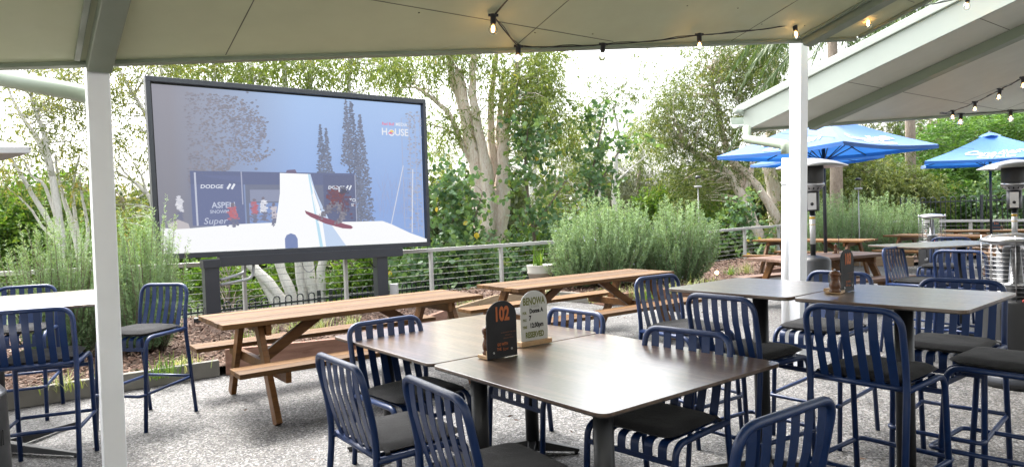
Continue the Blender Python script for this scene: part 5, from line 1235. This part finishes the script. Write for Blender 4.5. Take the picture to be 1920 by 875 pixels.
# main paperbark
tree('big pale pink paperbark with several thick stems right of the big screen', (925, 560, 19.0),
     [[(925, 580, 19, .60), (922, 480, 19, .56), (918, 400, 19, .50), (900, 330, 19, .36), (885, 270, 19, .28), (868, 200, 19, .22), (848, 150, 19, .16), (842, 90, 19, .10)],
      [(905, 470, 18.8, .36), (900, 380, 18.7, .34), (890, 310, 18.7, .28), (882, 260, 18.7, .22), (866, 160, 18.7, .18), (858, 130, 18.7, .12)],
      [(915, 440, 18.6, .30), (912, 350, 18.6, .28), (902, 270, 18.6, .21), (885, 170, 18.6, .17), (888, 110, 18.6, .13), (900, 40, 18.6, .08)],
      [(935, 480, 19, .42), (940, 400, 19, .34), (942, 330, 19, .28), (946, 250, 19, .22), (958, 190, 19, .18), (970, 130, 19, .13), (978, 60, 19, .08)],
      [(928, 420, 19.3, .24), (926, 330, 19.3, .2), (920, 240, 19.3, .16), (922, 180, 19.3, .14), (930, 110, 19.3, .1), (935, 50, 19.3, .06)],
      [(935, 380, 19.4, .2), (934, 290, 19.4, .16), (938, 200, 19.4, .12), (945, 130, 19.4, .08)],
      [(895, 320, 18.8, .16), (868, 275, 18.8, .13), (842, 215, 18.8, .11), (810, 185, 18.8, .09), (780, 165, 18.8, .05), (740, 165, 18.8, .03)], [(872, 280, 18.8, .06), (850, 250, 18.8, .04), (815, 235, 18.8, .03), (800, 233, 18.8, .02)]],
     [(760, 140, 19, 60, 50, 1.8, 26), (840, 110, 18.6, 60, 45, 1.8, 30), (800, 250, 18.7, 40, 40, 1, 8), (940, 140, 18.4, 40, 60, 1.5, 16), (1000, 170, 18.6, 60, 80, 2, 44), (1030, 120, 18.8, 38, 50, 1.6, 24), (980, 230, 18.8, 25, 50, 1, 10), (900, 60, 19, 160, 40, 2, 30), (1050, 230, 18.9, 40, 60, 1.2, 16), (860, 230, 18.4, 18, 30, .6, 6)],
     'light', 'bark_pink', 25, rk=.64, den=1.4, clump_r=.42)
# pale gum between the paperbark and the gap of sky
tree('thin pale limbed gum behind the middle rosemary with drooping olive foliage', (1130, 430, 22.0),
     [[(1160, 460, 22, .16), (1152, 380, 22, .14), (1155, 300, 22, .11), (1160, 260, 22, .08), (1150, 200, 22, .05)], [(1155, 340, 22, .06), (1190, 310, 22, .045), (1215, 290, 22, .03)], [(1140, 460, 22.3, .13), (1120, 330, 22.3, .11), (1130, 280, 22.3, .08), (1115, 210, 22.3, .06), (1180, 150, 22.3, .03)],
      [(1115, 460, 22, .12), (1090, 370, 22, .09), (1060, 330, 22, .06), (1050, 290, 22, .03)]],
     [(1060, 330, 22, 45, 70, 1.5, 24), (1090, 260, 22, 40, 60, 1.4, 18), (1180, 170, 22, 50, 25, 1.2, 9), (1120, 180, 22, 50, 40, 1.3, 12), (1200, 300, 22, 30, 40, 1.2, 9), (1195, 110, 22.5, 25, 12, 1, 4), (1040, 400, 22, 40, 50, 1.4, 18)], 'gum', 'bark_white', 26, rk=.6, clump_r=.40)
# large drooping gum right of the gap
tree('large drooping gum filling the view right of the sky gap', (1400, 430, 24.0),
     [[(1425, 450, 24, .30), (1405, 400, 24, .26), (1375, 340, 24, .22), (1330, 300, 24, .16), (1290, 280, 24, .08)], [(1415, 440, 24.2, .26), (1400, 380, 24.2, .22), (1388, 330, 24.2, .2), (1360, 270, 24.2, .15), (1345, 200, 24.2, .1), (1330, 130, 24.2, .06)],
      [(1470, 440, 24, .26), (1440, 380, 24, .2), (1395, 320, 24, .16), (1345, 285, 24, .1), (1320, 275, 24, .05)], [(1398, 360, 24, .14), (1412, 300, 24, .12), (1405, 240, 24, .09), (1380, 180, 24, .06)]],
     [(1290, 180, 24, 70, 60, 2, 44), (1370, 140, 24, 80, 60, 2, 48), (1255, 250, 24, 50, 60, 2, 30), (1330, 260, 24, 70, 60, 2, 40), (1290, 340, 23.6, 50, 50, 2, 32), (1420, 200, 24, 60, 70, 2, 36), (1430, 110, 24, 60, 40, 2, 24), (1240, 215, 24, 25, 30, 1, 8), (1360, 80, 24, 100, 30, 2, 26), (1350, 330, 24.5, 60, 50, 1.5, 20)], 'gum', 'bark_pink', 27, rk=.7, den=1.7, clump_r=.48)
tree('stout upright paperbark close behind the left side of the right white post', (1455, 440, 26.0),
     [[(1458, 470, 26, .38), (1452, 400, 26, .34), (1448, 340, 26, .30), (1440, 300, 26, .24), (1450, 230, 26, .2), (1455, 150, 26, .14), (1450, 90, 26, .08)], [(1455, 420, 26, .12), (1470, 370, 26, .1), (1475, 340, 26, .07), (1466, 320, 26, .04)], [(1450, 160, 26, .10), (1440, 120, 26, .08), (1425, 95, 26, .05)]],
     [(1455, 170, 26, 40, 90, 1.5, 26), (1440, 320, 26.5, 60, 60, 1.5, 24)], 'gum', 'bark_pink', 28, rk=.8, clump_r=.45)
tree('pale olive gum far behind the pink paperbark and the sky gap', (1010, 420, 30.0),
     [[(1010, 450, 30, .2), (1000, 330, 30, .16), (1010, 230, 30, .1), (1030, 160, 30, .05)], [(1005, 360, 30, .1), (1070, 270, 30, .07), (1110, 220, 30, .04)], [(1190, 440, 30, .16), (1200, 300, 30, .1), (1225, 220, 30, .05)]],
     [(1010, 260, 30, 55, 80, 2, 34), (1080, 240, 30, 50, 50, 2, 26), (1210, 260, 30, 45, 50, 2, 30), (880, 240, 30, 90, 60, 2, 26), (1120, 320, 30, 70, 40, 2, 36), (820, 300, 30, 40, 60, 2, 20)], 'light', 'bark_white', 29, clump_r=.5, lf=1.2)
# hibiscus like round leaved shrubs behind the rail
tree('broad leaved shrub with round leaves between the big screen and the pink paperbark', (850, 560, 15.8), [[(850, 600, 15.8, .05), (845, 500, 15.8, .04), (850, 400, 15.8, .02)], [(845, 520, 15.8, .03), (880, 440, 15.8, .02), (905, 360, 15.8, .012)]],
     [(845, 380, 15.8, 50, 60, .8, 46), (860, 480, 15.6, 65, 60, .8, 58), (830, 540, 15.3, 70, 30, .8, 30), (920, 520, 15.8, 40, 40, .6, 26), (780, 510, 15.4, 50, 45, .7, 40)], 'round', 'stem', 31, 'shrub', 'shrub', den=0.55, clump_r=.25)
tree('round leaved cottonwood shrub right of the pink paperbark with a few orange leaves', (1000, 520, 17.6), [[(1010, 540, 17.6, .06), (1000, 430, 17.6, .045), (985, 330, 17.6, .03), (990, 240, 17.6, .015)], [(1000, 430, 17.6, .03), (1060, 340, 17.6, .02)]],
     [(1000, 240, 17.6, 45, 45, .8, 26), (990, 320, 17.6, 50, 50, .8, 24), (1010, 420, 17.6, 60, 50, .8, 34), (960, 480, 17.4, 45, 50, .8, 32), (1060, 480, 17.0, 40, 40, .6, 20)], 'round', 'stem', 32, 'shrub', 'shrub', den=0.42, clump_r=.26)
tree('round leaved shrub reaching up above the middle rosemary', (1110, 480, 18.5), [[(1120, 500, 18.5, .05), (1100, 400, 18.5, .04), (1115, 300, 18.5, .03), (1135, 210, 18.5, .012)], [(1105, 380, 18.5, .03), (1150, 300, 18.5, .02), (1185, 250, 18.5, .01)]],
     [(1120, 220, 18.5, 40, 30, .7, 12), (1160, 255, 18.5, 40, 30, .7, 14), (1110, 290, 18.5, 45, 40, .7, 18), (1100, 370, 18.5, 50, 50, .8, 28), (1130, 430, 18.3, 60, 30, .8, 22)], 'round', 'stem', 33, 'shrub', 'shrub', den=0.42, clump_r=.26)
tree('round leaved climber on the rail behind the picnic tables left of the right post', (1400, 450, 20.5), [[(1400, 470, 20.5, .04), (1395, 380, 20.5, .02)]], [(1395, 390, 20.3, 22, 30, .5, 9), (1350, 420, 20.4, 60, 22, .5, 16), (1420, 470, 19.6, 35, 25, .5, 10)], 'round', 'stem', 34, 'shrub', 'shrub', den=0.6, clump_r=.25)
# undergrowth along the bank seen through the cables
tree('bright leafy undergrowth on the bank behind the left screen leg', (430, 600, 16.0), [[(430, 620, 16, .03), (430, 520, 16, .015)]], [(440, 565, 18.2, 70, 35, .8, 46), (400, 520, 18.4, 50, 40, .8, 34), (520, 560, 18.6, 60, 30, .6, 24)], 'bright', 'stem', 41, 'shrub', 'shrub', lf=1.2)
tree('bright fern like undergrowth on the bank between the screen legs', (650, 580, 17.2), [[(650, 600, 17.2, .03), (650, 500, 17.2, .015)]], [(670, 530, 17.6, 50, 50, .8, 50), (710, 500, 17.8, 60, 50, .8, 50), (640, 560, 17.6, 40, 20, .6, 14), (560, 500, 18.2, 60, 50, .5, 40)], 'bright', 'stem', 42, 'shrub', 'shrub', lf=1.2)
tree('leafy undergrowth on the bank behind the second picnic table', (960, 560, 17.4), [[(960, 580, 17.4, .03), (960, 500, 17.4, .015)]], [(900, 560, 16.2, 80, 18, .5, 22), (970, 500, 17.6, 50, 35, .6, 34), (1010, 470, 18.6, 60, 35, .6, 36), (870, 500, 17.8, 50, 50, .6, 30)], 'bright', 'stem', 43, 'shrub', 'shrub')
tree('bright green shrub mass at the left edge below the white stems', (20, 560, 17.5), [[(20, 560, 17.5, .05), (20, 480, 17.5, .02)]], [(10, 440, 17.5, 60, 60, 1, 70), (80, 480, 17.8, 60, 50, 1, 50), (-40, 400, 17.8, 60, 60, 1, 50), (200, 470, 18, 70, 60, 1, 60), (260, 540, 16.5, 60, 50, .8, 40), (100, 380, 18.5, 80, 50, 1, 50)], 'bright', 'stem', 44, 'shrub', 'shrub', lf=1.3)
tree('yellow green wispy tree behind the rosemary at the screen left edge', (250, 520, 19.0), [[(250, 560, 19, .08), (245, 450, 19, .06), (235, 380, 19, .04)]], [(240, 440, 19, 60, 60, 1.2, 40), (170, 400, 19.5, 60, 60, 1.2, 30), (60, 330, 20, 90, 50, 1.2, 34)], 'yellow', 'bark_brown', 45, clump_r=.4)
# she-oaks in the middle distance
tree('dark wispy she-oak behind the middle rosemary', (1200, 440, 27.0), [[(1205, 460, 27, .16), (1200, 380, 27, .12), (1198, 320, 27, .06)]], [(1200, 370, 27, 45, 70, 1.6, 60), (1240, 400, 27, 35, 50, 1.4, 40), (1160, 400, 27, 40, 50, 1.4, 40)], 'needle', 'bark_brown', 51, lf=1.3, clump_r=.6)
tree('dark wispy she-oak behind the pink paperbark', (1030, 460, 28.0), [[(1035, 480, 28, .16), (1040, 400, 28, .12), (1045, 340, 28, .06)]], [(1040, 400, 28, 50, 60, 1.6, 60), (1090, 420, 28, 40, 45, 1.4, 40), (1090, 350, 28, 40, 50, 1.4, 30)], 'needle', 'bark_brown', 52, lf=1.3, clump_r=.6)
tree('bright shrub catching light behind the middle rosemary pair', (1240, 430, 25.0), [[(1240, 440, 25, .03), (1240, 410, 25, .02)]], [(1235, 385, 25, 45, 22, 1, 30), (1300, 400, 25, 60, 25, 1, 36)], 'bright', 'stem', 53, 'shrub', 'shrub', lf=1.5)
# right hand side
tree('olive leaved shrub wall behind the right white post and lamp', (1620, 420, 24.0), [[(1620, 430, 24, .12), (1620, 340, 24, .08), (1625, 280, 24, .04)], [(1700, 430, 24, .1), (1700, 340, 24, .06)]],
     [(1590, 360, 24, 60, 50, 1.4, 90), (1640, 345, 24, 60, 45, 1.4, 80), (1700, 360, 24, 55, 40, 1.4, 70), (1560, 290, 24.5, 50, 40, 1.4, 40), (1500, 400, 24, 60, 40, 1.4, 50), (1620, 410, 23.5, 120, 22, 1, 60)], 'gum', 'bark_brown', 61, clump_r=.45, lf=1.25)
tree('feathery bright green tree over the far fence at the right', (1800, 410, 26.0), [[(1800, 440, 26, .2), (1790, 350, 26, .16), (1800, 290, 26, .1), (1850, 240, 26, .05)], [(1790, 350, 26, .1), (1730, 300, 26, .06), (1700, 280, 26, .03)], [(1795, 320, 26, .1), (1870, 290, 26, .06)]],
     [(1800, 260, 26, 90, 22, 2, 60), (1770, 300, 26, 50, 18, 2, 26), (1880, 250, 26, 70, 24, 2, 50), (1790, 330, 25.5, 110, 26, 2, 80), (1740, 370, 25.5, 70, 26, 1.6, 50), (1900, 330, 25.5, 60, 30, 2, 40), (1790, 400, 24.5, 110, 24, 1, 70)], 'feather', 'bark_brown', 62, rk=.6, flat=True, clump_r=.5, lf=1.25)
tree('hanging dark gum branch against the sky between the two blue umbrellas', (1680, 420, 30.0), [[(1790, 430, 30, .3), (1780, 300, 30, .26), (1770, 240, 30, .2), (1755, 200, 30, .16), (1740, 130, 30, .1)], [(1770, 240, 30, .1), (1700, 200, 30, .06), (1660, 190, 30, .03)]],
     [(1680, 235, 30, 16, 22, 1.4, 14), (1650, 215, 30, 60, 22, 1.4, 22), (1720, 260, 30, 40, 30, 1.4, 14), (1600, 190, 30, 60, 30, 1.4, 20), (1780, 210, 30, 60, 30, 1.4, 26)], 'gum', 'bark_pink', 63, rk=.5, clump_r=.45, lf=1.2)
tree('dark dense tree beyond the feathery tree at the right edge', (1880, 420, 31.0), [[(1880, 430, 31, .25), (1880, 300, 31, .2)]], [(1880, 240, 31, 80, 45, 2, 110), (1870, 340, 30, 80, 50, 2, 90), (1940, 300, 30, 60, 90, 2, 90), (1750, 380, 29, 80, 40, 1.5, 60)], 'dark', 'bark_brown', 64, clump_r=.6, lf=1.2)
tree('grey green bush behind the tall mushroom heater at the right edge', (1880, 400, 22.6), [[(1880, 420, 22.6, .05), (1880, 370, 22.6, .03)]], [(1870, 370, 22.8, 45, 36, .8, 60), (1915, 360, 22.8, 30, 40, .8, 40)], 'round', 'stem', 65, 'shrub', 'shrub', lf=.8)
# palm
def palm(u, v, y, label, seed, nf=26, L=3.4):
    c = U(u, v, y=y); gz = terrain_h(c.x, c.y); e = empty('palm_tree', (c.x, c.y, gz), 0, label, 'palm tree'); H = c.z - gz; rg = np.random.default_rng(seed)
    m = MB(); m.tube([(0, 0, 0), (.05, 0, H * .5), (0, 0, H)], [.2, .16, .13], 10); m.build('trunk', 'bark_brown', e)
    for k in range(nf):
        a = 2 * PI * k / nf + rg.normal(0, .1); el = rg.uniform(-.2, 1.1); P0_ = np.array([0, 0, H]); t = np.linspace(0, 1, 70)
        dh = np.array([math.cos(a), math.sin(a), 0.]); pos = P0_ + dh * (L * math.cos(el * .7) * t)[:, None] + np.c_[np.zeros((70, 2)), L * (math.sin(el) * t - 1.0 * t ** 2.2)]
        m = MB(); m.tube([Vector(p) for p in pos[::7]], [.02 - .0015 * i for i in range(10)], 4); m.build('frond_rib', 'leaf_palm', e)
        V = []; side = np.array([-math.sin(a), math.cos(a), 0.])
        for s in (-1, 1):
            q = pos[8:]; n = len(q); dd = unit(side * s * .55 + dh * .3 + np.array([0, 0, -1.0]) + rg.normal(0, .14, (n, 3))); ll = (.62 * np.sin(PI * np.clip(t[8:], .08, .95)) ** .6)[:, None]; sd = unit(np.cross(dd, side + rg.normal(0, .2, (n, 3)))) * .018
            V.append(np.stack([q, q + dd * ll * .5 + sd, q + dd * ll, q + dd * ll * .5 - sd], 1))
        V = np.concatenate(V).reshape(-1, 3); mesh_np('frond', V, 4, 'leaf_palm', e, np.repeat(rg.random(), len(V) // 4) * .4 + rg.random(len(V) // 4) * .6)
palm(1560, 60, 20.0, 'palm with long drooping fronds above the right white post', 71)
palm(1700, 20, 24.0, 'palm with drooping fronds between the two roofs at upper right', 72, nf=22, L=3.4)
# low ground cover on the bank just past the balustrade
rg = np.random.default_rng(17); cen, rad = [], []
for i in range(900):
    s = rg.random() * (len(fence_line) - 1); k = int(s); q = fence_line[k].lerp(fence_line[k + 1], s - k); nx_, ny_ = -.5, .86; d_ = rg.uniform(2.2, 7.5)
    x, y = q.x + nx_ * d_, q.y + ny_ * d_; cen.append(np.array([x, y, terrain_h(x, y) + rg.uniform(.1, .75)])); rad.append(rg.uniform(.2, .45))
P, D, T, tw = sprays(cen, rad, rg, STY['bright']); N = len(P); V, nv = leaf_quads(P, D, (.13 * rg.uniform(.6, 1.3, N))[:, None], (.07 * rg.uniform(.7, 1.2, N))[:, None], rg, 'lance')
tag(mesh_np('undergrowth', V, nv, 'leaf_bright', None, T), 'tangled leafy ground cover on the bank just past the cable balustrade', 'undergrowth', kind='stuff')
# far woodland behind everything
rg = np.random.default_rng(99); cen = []; rad = []
def wood_top(x, y):
    u = 960 + F_PX * x / y
    return np.interp(u, [-200, 60, 250, 700, 1000, 1150, 1240, 1400, 1600, 1920, 2200], [3.4, 3.2, 3.0, 3.6, 3.4, 3.0, 2.6, 4.2, 4.2, 4.8, 5])
for i in range(4200):
    y = rg.uniform(33, 44); x = rg.uniform(-1.0, 1.05) * y * .80; top = wood_top(x, y) * rg.uniform(.82, 1.12); z = rg.uniform(-2.2, top - .2); cen.append(np.array([x, y, z])); rad.append(rg.uniform(.5, 1.0))
st = dict(STY['dark']); st['twigs'] = 6; st['n'] = 7; st['L'] = .42; st['W'] = .2; st['tl'] = .8
P, D, T, tw = sprays(cen, rad, rg, st); N = len(P); V, nv = leaf_quads(P, D, (st['L'] * rg.uniform(.6, 1.2, N))[:, None], (st['W'] * rg.uniform(.7, 1.2, N))[:, None], rg, 'lance')
o = mesh_np('woodland', V, nv, 'leaf_dark', None, T); tag(o, 'far dark green woodland closing the view behind the garden', 'woodland', kind='stuff')
# leaf litter on the patio
rg = np.random.default_rng(4); n = 90; q = []
while len(q) < n:
    y = rg.uniform(3, 10); x = rg.uniform(-.75, .8) * y
    if not in_poly(x, y, poly): q.append((x, y))
q = np.array(q); a = rg.random(n) * 2 * PI; d = np.c_[np.cos(a), np.sin(a), rg.normal(.1, .1, n)]; P = np.c_[q, np.full(n, .006)]
V, nv = leaf_quads(P, unit(d), np.full((n, 1), .05), np.full((n, 1), .014), rg); o = mesh_np('fallen_leaves', V, nv, 'chips', None, rg.random(n)); tag(o, 'dry leaves scattered on the pebble patio', 'leaf litter', kind='stuff')
